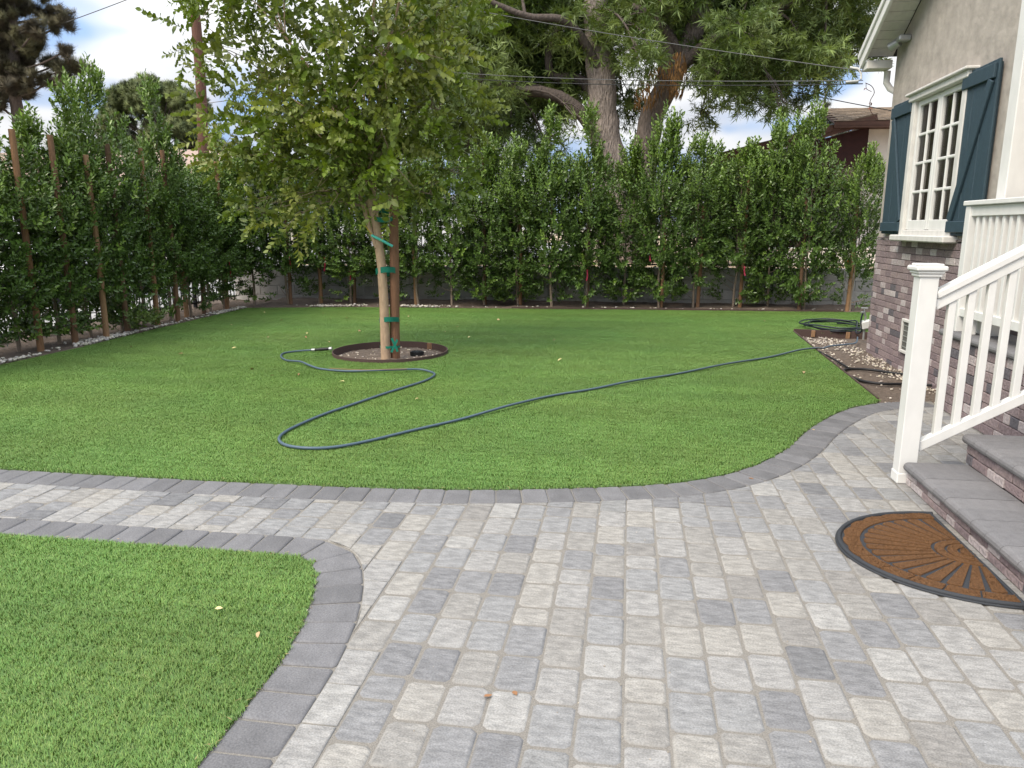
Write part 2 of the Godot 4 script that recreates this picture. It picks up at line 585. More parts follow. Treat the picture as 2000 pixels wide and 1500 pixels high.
func ground() -> void:
	var fn := FastNoiseLite.new()
	fn.seed = 4
	fn.frequency = 0.22
	fn.fractal_octaves = 4
	var b := MB.new()
	var st := 0.1
	var nx := 160
	var nz := 148
	for j in nz + 1:
		for i in nx + 1:
			var x := -9.6 + i * st
			var z := -1.9 - j * st
			var h := soil_height(x, z, fn)
			var dx := soil_height(x + 0.03, z, fn) - soil_height(x - 0.03, z, fn)
			var dz := soil_height(x, z + 0.03, fn) - soil_height(x, z - 0.03, fn)
			b.vert(Vector3(x, h, z), Vector3(-clampf(dx / 0.06, -1, 1), 1, -clampf(dz / 0.06, -1, 1)).normalized())
	for j in nz:
		for i in nx:
			var p := j * (nx + 1) + i
			b.tri(p, p + 1, p + nx + 1)
			b.tri(p + 1, p + nx + 2, p + nx + 1)
	struct("planting_bed", b.mesh(), M.soil)
	b = MB.new()
	b.face([Vector3(-500, -0.13, 500), Vector3(500, -0.13, 500), Vector3(500, -0.13, -500), Vector3(-500, -0.13, -500)], Vector3.UP)
	struct("ground", b.mesh(), M.far_ground)
	# raised dry ground held up by the block wall
	b = MB.new()
	var poly := PackedVector2Array([Vector2(-8.6, wall_z(-8.6) - 0.21), Vector2(9.5, wall_z(9.5) - 0.21), Vector2(40, -17), Vector2(40, -90), Vector2(-9.0, -90)])
	b.prism(poly, Vector3(0, -0.12, 0), Vector3.RIGHT, Vector3.BACK, Vector3(0, 0.80, 0))
	struct("terrain", b.mesh(), M.dry_ground)
	b = MB.new()
	b.box(Vector3(-15.2, -0.02, -20), Vector3(12.0, 0.1, 60))
	struct("pavement", b.mesh(), M.pavement)
	b = MB.new()
	b.box(Vector3(-5.7, 0.70, -30), Vector3(7.0, 0.06, 24))
	struct("driveway", b.mesh(), M.pavement)

# ------------------------------------------------------------------ path
var curve_u := []      # lawn-side edge of the border along the big lawn, left to right
var curve_l := []      # lawn-side edge of the border round the near lawn
var walk := PackedVector2Array()

func border_course(parent: Node, line: Array, w: float, sgn: float, limit: float) -> void:
	var len_mid := 0.158
	var mid := offset(line, w * 0.5, sgn)
	var inner := offset(line, w, sgn)
	# arc length along the middle decides where joints fall
	var acc := [0.0]
	for k in range(1, mid.size()):
		acc.append(acc[k - 1] + (mid[k] - mid[k - 1]).length())
	var at := func(arr: Array, s: float) -> Vector2:
		var k := 0
		while k < acc.size() - 2 and acc[k + 1] < s:
			k += 1
		return arr[k].lerp(arr[k + 1], clampf((s - acc[k]) / maxf(acc[k + 1] - acc[k], 1e-5), 0, 1))
	var s := 0.0
	while s + len_mid < acc[acc.size() - 1]:
		var g := 0.0035
		var a0: Vector2 = at.call(line, s)
		var a1: Vector2 = at.call(line, s + len_mid)
		var b0: Vector2 = at.call(inner, s)
		var b1: Vector2 = at.call(inner, s + len_mid)
		var along := (a1 - a0 + b1 - b0).normalized()
		var across := (b0 - a0 + b1 - a1).normalized()
		var q := [a0 + along * g + across * 0.004, a1 - along * g + across * 0.004, b1 - along * g - across * 0.004, b0 + along * g - across * 0.004]
		var c := PackedVector2Array()
		for k in 4:
			var pv: Vector2 = q[(k + 3) % 4]
			var cu: Vector2 = q[k] + Vector2(rf(-1, 1), rf(-1, 1)) * 0.002
			var nv: Vector2 = q[(k + 1) % 4]
			var r := rf(0.009, 0.016)
			c.append(cu + (pv - cu).normalized() * r)
			c.append(cu + (nv - cu).normalized() * r)
		var m := MB.new()
		m.slab(c, 0.003 + rf(-0.002, 0.002), -0.05, 0.011, 0.008)
		part(parent, "border_paver", m.mesh(), M["border%d" % rng.randi_range(0, 2)])
		s += len_mid

func paths() -> void:
	var up := []
	for p in [[-6.6, -4.17], [-5.2, -4.17], [-4.16, -4.17], [-3.4, -4.17], [-2.67, -4.175], [-1.64, -4.205], [-1.0, -4.265], [-0.49, -4.36], [-0.05, -4.47], [0.28, -4.58], [0.60, -4.77], [0.88, -5.04], [1.17, -5.47], [1.47, -6.08], [1.74, -6.53], [2.01, -6.89], [2.32, -7.13], [2.57, -7.23], [2.845, -7.30]]:
		up.append(Vector2(p[0], p[1]))
	curve_u = even(catmull(up, 0.04), 0.04)
	up = []
	for p in [[-6.6, -3.2], [-3.26, -3.20], [-2.2, -3.205], [-1.8, -3.205], [-1.62, -3.20], [-1.515, -3.165], [-1.445, -3.08], [-1.375, -2.92], [-1.305, -2.68], [-1.262, -2.41], [-1.25, -2.15], [-1.25, -1.7], [-1.25, -0.3]]:
		up.append(Vector2(p[0], p[1]))
	curve_l = even(catmull(up, 0.03), 0.03)
	var inner_u := offset(curve_u, 0.235, 1.0)
	var inner_l := offset(curve_l, 0.225, -1.0)
	for p in inner_u:
		if p.x < 2.835:
			walk.append(p)
	walk.append(Vector2(2.835, -7.06))
	walk.append(Vector2(2.835, -4.80))
	walk.append(Vector2(1.785, -4.80))
	walk.append(Vector2(1.785, -0.35))
	inner_l.reverse()
	for p in inner_l:
		walk.append(p)
	var all := PackedVector2Array()
	for p in curve_u:
		all.append(p)
	all.append(Vector2(2.845, -4.80))
	all.append(Vector2(1.79, -4.80))
	all.append(Vector2(1.79, -0.3))
	var rl := curve_l.duplicate()
	rl.reverse()
	for p in rl:
		all.append(p)
	var b := MB.new()
	b.prism(all, Vector3(0, -0.06, 0), Vector3.RIGHT, Vector3.BACK, Vector3(0, 0.0535, 0))
	var path := struct("path", b.mesh(), M.sand)
	border_course(path, curve_u, 0.235, 1.0, 0)
	border_course(path, curve_l, 0.225, -1.0, 0)
	# field pavers in columns along z
	var shared := {}
	for ln in [0.222, 0.1465]:
		for v in 4:
			var hx := 0.154 * 0.5 - 0.0026
			var hz: float = ln * 0.5 - 0.0036
			var c := PackedVector2Array()
			for e in [[-1, -1], [1, -1], [1, 1], [-1, 1]]:
				var cx: float = e[0] * (hx + rf(-0.0012, 0.0012))
				var cz: float = e[1] * (hz + rf(-0.0012, 0.0012))
				var r := rf(0.012, 0.022)
				var pa := Vector2(cx, cz - e[1] * r)
				var pb := Vector2(cx - e[0] * r, cz)
				if e[0] * e[1] > 0:
					c.append(pa); c.append(pb)
				else:
					c.append(pb); c.append(pa)
			var m := MB.new()
			m.slab(c, 0.0, -0.05, 0.013, 0.0085)
			shared["%.3f/%d" % [ln, v]] = m.mesh()
	var tone := FastNoiseLite.new()
	tone.seed = 77
	tone.frequency = 0.9
	var found := []
	var k0 := int(floor((-6.6 - 0.0245) / 0.154))
	var k1 := int(ceil((2.84 - 0.0245) / 0.154))
	for k in range(k0, k1):
		var x0 := 0.0245 + k * 0.154
		var z := -7.35 + rf(0, 0.2)
		while z < -0.35:
			var strip := x0 < -1.4
			var ln: float = 0.1465 if rng.randf() < (0.45 if strip else (0.3 if z < -4.3 else 0.14)) else 0.222
			var rect := PackedVector2Array([Vector2(x0 + 0.003, z + 0.003), Vector2(x0 + 0.151, z + 0.003), Vector2(x0 + 0.151, z + ln - 0.003), Vector2(x0 + 0.003, z + ln - 0.003)])
			var cx := x0 + 0.077
			var cz := z + ln * 0.5
			var cut := Geometry2D.intersect_polygons(rect, walk)
			z += ln
			if cut.is_empty():
				continue
			var tn := clampi(int(rng.randfn(2.6 - tone.get_noise_2d(cx, cz) * 2.0, 2.6)), 0, 9)
			if rng.randf() < 0.28:
				tn = [0, 4, 8, 5, 1, 9][rng.randi_range(0, 5)]
			var area := 0.0
			for t in cut:
				area += absf(poly_area(t))
			var d := Vector3(cx, 0, cz).distance_to(CAM)
			var seen: bool = cz < -1.35 and absf(atan2(cx, -cz) + deg_to_rad(8.97)) < deg_to_rad(41)
			if cx < -3.9 or (cx > 1.78 and cz > -4.8):
				seen = false
			if area > 0.148 * (ln - 0.006) * 0.985:
				found.append([area / pow(d, 3) * (1.0 if seen else 0.0001), shared["%.3f/%d" % [ln, rng.randi_range(0, 3)]], Vector3(cx, 0, cz), tn])
			else:
				for t in cut:
					if absf(poly_area(t)) < 0.0007:
						continue
					var cl := clean(t)
					if cl.size() < 3:
						continue
					var m := MB.new()
					m.slab(cl, 0.0, -0.05, 0.005, 0.004)
					found.append([absf(poly_area(t)) / pow(d, 3) * (1.0 if seen else 0.0001), m.mesh(), Vector3.ZERO, tn])
	found.sort_custom(func(a, c): return a[0] > c[0])
	var rest := {}
	for k in found.size():
		var f = found[k]
		var xf := Transform3D(Basis.from_euler(Vector3(rf(-1, 1) * 0.011, 0, rf(-1, 1) * 0.011)) if f[2] != Vector3.ZERO else Basis.IDENTITY, f[2] + Vector3(0, rf(-0.0015, 0.0015), 0))
		if k < 300:
			part(path, "paver", f[1], M["paver%d" % f[3]], xf)
		else:
			if not rest.has(f[3]):
				rest[f[3]] = SurfaceTool.new()
			rest[f[3]].append_from(f[1], 0, xf)
	var am := ArrayMesh.new()
	for t in rest:
		rest[t].commit(am)
		am.surface_set_material(am.get_surface_count() - 1, M["paver%d" % t])
	var o := MeshInstance3D.new()
	o.mesh = am
	put(o, "far_pavers", path)
	o.set_meta("kind", "stuff")

func poly_area(p: PackedVector2Array) -> float:
	var a := 0.0
	for k in p.size():
		a += p[k].cross(p[(k + 1) % p.size()])
	return a * 0.5

func clean(p: PackedVector2Array) -> PackedVector2Array:
	var out := PackedVector2Array()
	for k in p.size():
		if (p[k] - p[(k + 1) % p.size()]).length() > 0.009:
			out.append(p[k])
	return out

# ------------------------------------------------------------------ lawns
var lawn_big := PackedVector2Array()
var lawn_near := PackedVector2Array()

func turf_patch(size: float, count: int, sd: int) -> ArrayMesh:
	var r := RandomNumberGenerator.new()
	r.seed = sd
	var b := MB.new()
	for k in count:
		var x := r.randf_range(-0.5, 0.5) * size
		var z := r.randf_range(-0.5, 0.5) * size
		var h := r.randf_range(0.012, 0.021)
		var a := r.randf_range(0, TAU)
		var lean := Vector3(cos(a), 0, sin(a)) * r.randf_range(0.003, 0.014) + Vector3(0.0015, 0, 0.0015)
		var s := Vector3(-sin(a + r.randf_range(-0.9, 0.9)), 0, cos(a)) * r.randf_range(0.0008, 0.0014)
		var p := Vector3(x, 0, z)
		var m := p + lean * 0.35 + Vector3(0, h * 0.62, 0)
		var t := p + lean * 1.15 + Vector3(0, h, 0)
		var n := (Vector3(lean.x, 0, lean.z).normalized() * -0.35 + Vector3.UP * 0.95).normalized()
		var v := r.randf_range(0.72, 1.25)
		var y := r.randf_range(0.85, 1.2)
		b.col = Color(0.150 * v * y, 0.268 * v, 0.066 * v)
		if r.randf() < 0.07:
			b.col = Color(0.27 * v, 0.36 * v, 0.12 * v)
		var i0 := b.vert(p - s, n)
		var i1 := b.vert(p + s, n)
		var i2 := b.vert(m + s * 0.9, n)
		var i3 := b.vert(m - s * 0.9, n)
		var i4 := b.vert(t, n)
		b.tri(i0, i1, i2)
		b.tri(i0, i2, i3)
		b.tri(i3, i2, i4)
	return b.mesh()

func lawns() -> void:
	for p in curve_u:
		if p.x < 2.34:
			lawn_big.append(p + Vector2(0, -0.004))
	for p in [[2.36, -7.25], [2.45, -9.94], [2.53, -11.98], [3.55, -11.76], [5.2, -11.6], [5.2, -14.95], [4.06, -14.88], [0.72, -14.68], [-2.29, -14.49], [-5.40, -14.28], [-7.55, -13.80], [-7.41, -10.6], [-7.27, -8.7], [-7.27, -6.0], [-7.27, -4.18]]:
		lawn_big.append(Vector2(p[0], p[1]))
	for p in curve_l:
		lawn_near.append(p)
	lawn_near.append(Vector2(-6.6, -0.3))
	# turf backing as thin sheets; the big one in halves so that the ring stays open
	var ring := PackedVector2Array()
	for k in 48:
		ring.append(RING + Vector2(cos(TAU * k / 48), sin(TAU * k / 48)) * 0.735)
	var b := MB.new()
	for half in [PackedVector2Array([Vector2(-20, 0), Vector2(RING.x, 0), Vector2(RING.x, -30), Vector2(-20, -30)]), PackedVector2Array([Vector2(RING.x, 0), Vector2(20, 0), Vector2(20, -30), Vector2(RING.x, -30)])]:
		for q in Geometry2D.intersect_polygons(lawn_big, half):
			for c in Geometry2D.clip_polygons(q, ring):
				b.prism(c, Vector3(0, -0.05, 0), Vector3.RIGHT, Vector3.BACK, Vector3(0, 0.053, 0))
	struct("lawn", b.mesh(), M.thatch)
	b = MB.new()
	b.prism(lawn_near, Vector3(0, -0.05, 0), Vector3.RIGHT, Vector3.BACK, Vector3(0, 0.053, 0))
	struct("lawn", b.mesh(), M.thatch)
	var big := []
	var small := []
	for k in 4:
		big.append(turf_patch(0.125, 760, 100 + k))
		small.append(turf_patch(0.045, 96, 200 + k))
	var tint := FastNoiseLite.new()
	tint.seed = 9
	tint.frequency = 0.55
	tint.fractal_octaves = 4
	for which in 2:
		var poly := lawn_big if which == 0 else lawn_near
		var lists := [[], [], [], [], [], [], [], []]
		var cols := [[], [], [], [], [], [], [], []]
		var x := -7.6 if which == 0 else -6.6
		var x1 := 5.2 if which == 0 else -1.1
		var z0 := -15.0 if which == 0 else -3.3
		var z1 := -4.0 if which == 0 else -0.9
		while x < x1:
			var z := z0
			while z < z1:
				var hits := 0
				for e in [[-0.05, -0.05], [0.05, -0.05], [0.05, 0.05], [-0.05, 0.05]]:
					var q := Vector2(x + e[0], z + e[1])
					if Geometry2D.is_point_in_polygon(q, poly) and q.distance_to(RING) > 0.75:
						hits += 1
				var c: Color
				if hits == 4:
					var k := rng.randi_range(0, 3)
					lists[k].append(turf_place(x + rf(-0.01, 0.01), z + rf(-0.01, 0.01)))
					cols[k].append(turf_tint(tint, x, z))
				elif hits > 0:
					for u in 4:
						for w in 4:
							var q := Vector2(x - 0.0375 + u * 0.025, z - 0.0375 + w * 0.025)
							if (u + w) % 2 == 0 and Geometry2D.is_point_in_polygon(q, poly) and q.distance_to(RING) > 0.75:
								var k := 4 + rng.randi_range(0, 3)
								lists[k].append(turf_place(q.x, q.y))
								cols[k].append(turf_tint(tint, x, z))
				z += 0.1
			x += 0.1
		var g := thing("grass", "short green artificial grass blades of the wide lawn beyond the path" if which == 0 else "short green artificial grass blades of the small lawn nearest the camera", "grass")
		g.set_meta("kind", "stuff")
		for k in 8:
			if lists[k].size():
				var o := multi(g, "blades", big[k] if k < 4 else small[k - 4], M.grass, lists[k], cols[k])
				o.set_meta("kind", "stuff")

func turf_place(x: float, z: float) -> Transform3D:
	return Transform3D(Basis(Vector3.UP, rng.randi_range(0, 3) * PI / 2 + rf(-0.2, 0.2)).scaled(Vector3(1, rf(0.85, 1.12), 1)), Vector3(x, 0.0, z))

func turf_tint(tint: FastNoiseLite, x: float, z: float) -> Color:
	var v := 1.0 + tint.get_noise_2d(x * 0.6, z * 2.4) * 0.2 + rf(-0.05, 0.05)
	return Color(v * (1.0 + tint.get_noise_2d(x + 40.0, z) * 0.1), v, v)

# ------------------------------------------------------------------ house
func brick_face(parent: Node, o: Vector3, along: Vector3, out: Vector3, length: float, courses: int, ch: float, bl: float, limit: int, sort_far := true) -> void:
	# individual bricks on a face that starts at o, runs along, and looks towards out
	var lots := []
	var shapes := {}
	for c in courses:
		var s := -rf(0.2, 0.8) * bl if c % 2 == 0 else -rf(0.0, 0.3) * bl
		while s < length:
			var l := bl * rf(0.82, 1.1)
			var a := maxf(s, 0.0)
			var e := minf(s + l, length)
			s += l
			if e - a < 0.03:
				continue
			var tone := 0
			var r := rng.randf()
			if r < 0.66:
				tone = rng.randi_range(0, 3)
			elif r < 0.80:
				tone = 4
			elif r < 0.88:
				tone = 5
			elif r < 0.96:
				tone = 6
			else:
				tone = 2
			if tone > 3 and e - a > 0.12 and rng.randf() < 0.6:
				e = a + (e - a) * rf(0.45, 0.7)
				s = e
			var p := o + along * (a + e) * 0.5 + Vector3.UP * (c + 0.5) * ch
			lots.append([p.distance_to(CAM), p, e - a - 0.006, tone, rf(-0.0025, 0.004), rf(-1, 1)])
	lots.sort_custom(func(x, y): return x[0] < y[0])
	var rest := {}
	for k in lots.size():
		var q = lots[k]
		var m := MB.new()
		var bs := Basis(along, Vector3.UP, along.cross(Vector3.UP))
		bs = bs * Basis(Vector3.BACK, q[5] * 0.008)
		m.box(Vector3.ZERO, Vector3(q[2], ch - 0.006, 0.05), 0.004)
		var xf := Transform3D(bs, q[1] + out * (-0.025 + 0.004 + q[4]))
		if k < limit:
			part(parent, "brick", m.mesh(), M["brick%d" % q[3]], xf)
		else:
			if not rest.has(q[3]):
				rest[q[3]] = SurfaceTool.new()
			rest[q[3]].append_from(m.mesh(), 0, xf)
	if rest.size():
		var am := ArrayMesh.new()
		for t in rest:
			rest[t].commit(am)
			am.surface_set_material(am.get_surface_count() - 1, M["brick%d" % t])
		var mi := MeshInstance3D.new()
		mi.mesh = am
		put(mi, "far_bricks", parent)
		mi.set_meta("kind", "stuff")

func bx(parent: Node, called: String, c: Vector3, s: Vector3, m: Material, bev := 0.004, bs := Basis.IDENTITY) -> MeshInstance3D:
	var b := MB.new()
	b.box(Vector3.ZERO, s, bev)
	return part(parent, called, b.mesh(), m, Transform3D(bs, c))

const HX := 3.21
func house() -> void:
	var h := thing("house", "stucco cottage with brick base, white window and teal shutters", "house", Vector3(HX, 0, -7.0))
	var L := func(x: float, y: float, z: float) -> Vector3: return Vector3(x - HX, y, z + 7.0)
	# stucco walls, with an opening for the window
	var b := MB.new()
	var zf := -10.52
	var zn := -3.45
	var eave_y := 3.78
	var ridge_y := 3.78 + 3.535 * 0.55
	var zx := Vector3(0, 0, 1)
	var pieces := [
		PackedVector2Array([Vector2(zf, 1.47), Vector2(-9.62, 1.47), Vector2(-9.62, 3.02), Vector2(zf, 3.02)]),
		PackedVector2Array([Vector2(-8.12, 1.47), Vector2(zn, 1.47), Vector2(zn, 3.02), Vector2(-8.12, 3.02)]),
		PackedVector2Array([Vector2(zf, 3.02), Vector2(zn, 3.02), Vector2(zn, eave_y), Vector2(-6.985, ridge_y), Vector2(zf, eave_y)]),
	]
	for p in pieces:
		b.prism(p, L.call(HX, 0, -0.0), zx, Vector3.UP, Vector3(0.2, 0, 0))
	b.box(L.call(6.2, 1.9, zf + 0.1), Vector3(5.6, 3.76, 0.2))
	b.box(L.call(6.2, 1.9, zn - 0.1), Vector3(5.6, 3.76, 0.2))
	b.box(L.call(9.1, 1.9, -6.985), Vector3(0.2, 3.76, 7.07))
	part(h, "wall", b.mesh(), M.stucco)
	# brick base
	b = MB.new()
	b.box(L.call(HX + 0.11, 0.66, (zf + zn) / 2), Vector3(0.2, 1.56, zn - zf - 0.02))
	b.box(L.call(HX + 0.095, 1.462, (zf + zn) / 2), Vector3(0.23, 0.02, zn - zf - 0.01), 0.004)
	var base := part(h, "brick_base", b.mesh(), M.mortar)
	brick_face(base, L.call(HX, -0.09, -10.56), Vector3(0, 0, 1), Vector3(-1, 0, 0), 3.45, 20, 0.0768, 0.205, 300)
	# window
	var wz0 := -9.60
	var wz1 := -8.14
	var win := MB.new()
	win.box(L.call(HX - 0.02, 2.26, wz0 + 0.05), Vector3(0.09, 1.52, 0.10), 0.006)
	win.box(L.call(HX - 0.02, 2.26, wz1 - 0.05), Vector3(0.09, 1.52, 0.10), 0.006)
	win.box(L.call(HX - 0.03, 3.035, (wz0 + wz1) / 2), Vector3(0.12, 0.075, wz1 - wz0 + 0.1), 0.01)
	win.box(L.call(HX - 0.045, 3.082, (wz0 + wz1) / 2), Vector3(0.16, 0.03, wz1 - wz0 + 0.16), 0.008)
	win.box(L.call(HX - 0.018, 1.535, (wz0 + wz1) / 2), Vector3(0.085, 0.06, wz1 - wz0 - 0.2), 0.006)
	var wn := part(h, "window", win.mesh(), M.old_white_paint)
	bx(wn, "sill", L.call(HX - 0.06, 1.475, (wz0 + wz1) / 2), Vector3(0.17, 0.07, wz1 - wz0 + 0.12), M.old_white_paint, 0.012)
	bx(wn, "curtain", L.call(HX + 0.19, 2.26, (wz0 + wz1) / 2), Vector3(0.02, 1.6, 1.5), M.screen)
	for s in 2:
		var za := wz0 + 0.105 + s * 0.632
		var zb := za + 0.622
		var sash := MB.new()
		sash.box(L.call(HX - 0.005, 2.28, za + 0.03), Vector3(0.045, 1.42, 0.06), 0.005)
		sash.box(L.call(HX - 0.005, 2.28, zb - 0.03), Vector3(0.045, 1.42, 0.06), 0.005)
		sash.box(L.call(HX - 0.005, 2.965, (za + zb) / 2), Vector3(0.044, 0.06, zb - za - 0.12), 0.005)
		sash.box(L.call(HX - 0.005, 1.62, (za + zb) / 2), Vector3(0.044, 0.11, zb - za - 0.12), 0.005)
		part(wn, "sash", sash.mesh(), M.white_paint)
		var mid := (za + zb) / 2
		bx(wn, "muntin", L.call(HX - 0.005, 2.305, mid), Vector3(0.03, 1.26, 0.03), M.white_paint, 0.006)
		for r in 3:
			bx(wn, "muntin", L.call(HX - 0.003, 1.99 + r * 0.315, mid), Vector3(0.028, 0.03, zb - za - 0.122), M.white_paint, 0.006)
		for r in 4:
			for c in 2:
				var pb := MB.new()
				pb.box(Vector3.ZERO, Vector3(0.004, 0.283, 0.234))
				part(wn, "pane", pb.mesh(), M.glass, Transform3D(Basis(Vector3.UP, rf(-0.006, 0.006)), L.call(HX + 0.003, 1.833 + r * 0.315, mid + (c - 0.5) * 0.265)))
	# shutters
	for s in 2:
		var z0: float = [-10.27, -8.24][s]
		var sh := MB.new()
		sh.box(L.call(HX - 0.022, 2.28, z0 + 0.355), Vector3(0.02, 1.5, 0.66))
		var shut := part(h, "shutter", sh.mesh(), M.teal_paint)
		for k in 3:
			bx(shut, "board", L.call(HX - 0.042, 2.285 + rf(-0.004, 0.004), z0 + 0.12 + k * 0.236), Vector3(0.025, 1.545, 0.231), M.teal_paint, 0.006)
		bx(shut, "batten", L.call(HX - 0.068, 2.96, z0 + 0.35), Vector3(0.028, 0.13, 0.66), M.teal_paint, 0.006)
		bx(shut, "batten", L.call(HX - 0.068, 1.60, z0 + 0.35), Vector3(0.028, 0.11, 0.66), M.teal_paint, 0.006)
		var br := MB.new()
		var a: Vector3 = L.call(HX - 0.068, 1.66, z0 + 0.06) if s == 1 else L.call(HX - 0.068, 1.66, z0 + 0.64)
		var e: Vector3 = L.call(HX - 0.068, 2.89, z0 + 0.62) if s == 1 else L.call(HX - 0.068, 2.89, z0 + 0.10)
		br.bar(a, e, 0.026, 0.1, 0.005, Vector3(0, 0.3, 1).normalized())
		part(shut, "brace", br.mesh(), M.teal_paint)
	# roof: two slabs with soffit boards and white rake board
	var ang := atan(0.55)
	for s in [1, -1]:
		var rd := Vector3(0, sin(ang), cos(ang) * s)
		var foot: Vector3 = L.call(6.0, 3.67, -6.985 - s * 3.765)
		var run := 3.765 / cos(ang)
		b = MB.new()
		b.bar(foot + Vector3(0, 0.075, 0), foot + Vector3(0, 0.075, 0) + rd * run, 6.34, 0.05, 0.004, Vector3(0, 1, 0))
		var rs := part(h, "roof", b.mesh(), M.roofing)
		if s == 1:
			b = MB.new()
			b.bar(foot + Vector3(-3.15, -0.005, 0), foot + Vector3(-3.15, -0.005, 0) + rd * run, 0.035, 0.19, 0.004, Vector3(0, 1, 0))
			b.bar(foot + Vector3(-3.178, 0.058, 0), foot + Vector3(-3.178, 0.058, 0) + rd * run, 0.024, 0.07, 0.004, Vector3(0, 1, 0))
			part(h, "rake_board", b.mesh(), M.white_paint)
			for k in 28:
				var c0 := foot + rd * (0.08 + k * 0.15)
				b = MB.new()
				b.bar(c0 + Vector3(-2.96, 0.02, 0), c0 + Vector3(-2.96, 0.02, 0) + rd * 0.143, 0.345, 0.02, 0.004, Vector3(0, 1, 0))
				part(rs, "soffit_board", b.mesh(), M.old_white_paint)
	# boxed eave return, gutter and downspout at the far corner
	bx(h, "eave_box", L.call(3.02, 3.60, -10.63), Vector3(0.30, 0.1, 0.22), M.old_white_paint, 0.006)
	var ds := MB.new()
	ds.tube([L.call(3.16, 3.54, -10.66), L.call(3.16, 3.40, -10.66), L.call(3.2, 3.32, -10.62), L.call(3.27, 3.26, -10.585), L.call(3.27, 3.15, -10.58), L.call(3.27, 0.1, -10.58)], [0.04, 0.04, 0.04, 0.035, 0.034, 0.034], 10)
	part(h, "downspout", ds.mesh(), M.old_white_paint)
	# security light under the soffit
	var sl := MB.new()
	sl.box(L.call(3.14, 3.80, -10.1), Vector3(0.14, 0.07, 0.13), 0.015)
	var lamp := part(h, "security_light", sl.mesh(), M.grey_metal)
	sl = MB.new()
	sl.tube([L.call(3.12, 3.78, -10.17), L.call(3.05, 3.74, -10.26)], [0.05, 0.062], 12)
	part(lamp, "lamp_head", sl.mesh(), M.grey_metal)
	# crawl space vent
	var vb := MB.new()
	for e in [[0.0, 0.18, 0.36, 0.035], [0.0, -0.18, 0.36, 0.035]]:
		vb.box(L.call(HX - 0.012, 0.355 + e[1], -9.06), Vector3(0.05, 0.035, 0.40), 0.005)
	for e in [-0.185, 0.185]:
		vb.box(L.call(HX - 0.012, 0.355, -9.06 + e), Vector3(0.05, 0.325, 0.035), 0.005)
	var ven := part(h, "vent", vb.mesh(), M.old_white_paint)
	bx(ven, "vent_screen", L.call(HX - 0.008, 0.355, -9.06), Vector3(0.02, 0.325, 0.335), M.vent_mesh)
	for k in 5:
		bx(ven, "louvre", L.call(HX - 0.021, 0.23 + k * 0.062, -9.06), Vector3(0.006, 0.012, 0.33), M.grey_metal)

# ------------------------------------------------------------------ steps, railings
func coping_mesh(depth: float, w: float, th: float) -> ArrayMesh:
	# a bullnosed step stone, nose towards -x, origin at the nose's top edge line
	var p := PackedVector2Array()
	for k in 7:
		var a := PI / 2 + PI * k / 6.0
		p.append(Vector2(th * 0.5 + cos(a) * th * 0.5, -th * 0.5 + sin(a) * th * 0.5))
	p.append(Vector2(depth, -th))
	p.append(Vector2(depth, 0))
	var b := MB.new()
	b.prism(p, Vector3(0, 0, -w * 0.5), Vector3.RIGHT, Vector3.UP, Vector3(0, 0, w))
	return b.mesh()

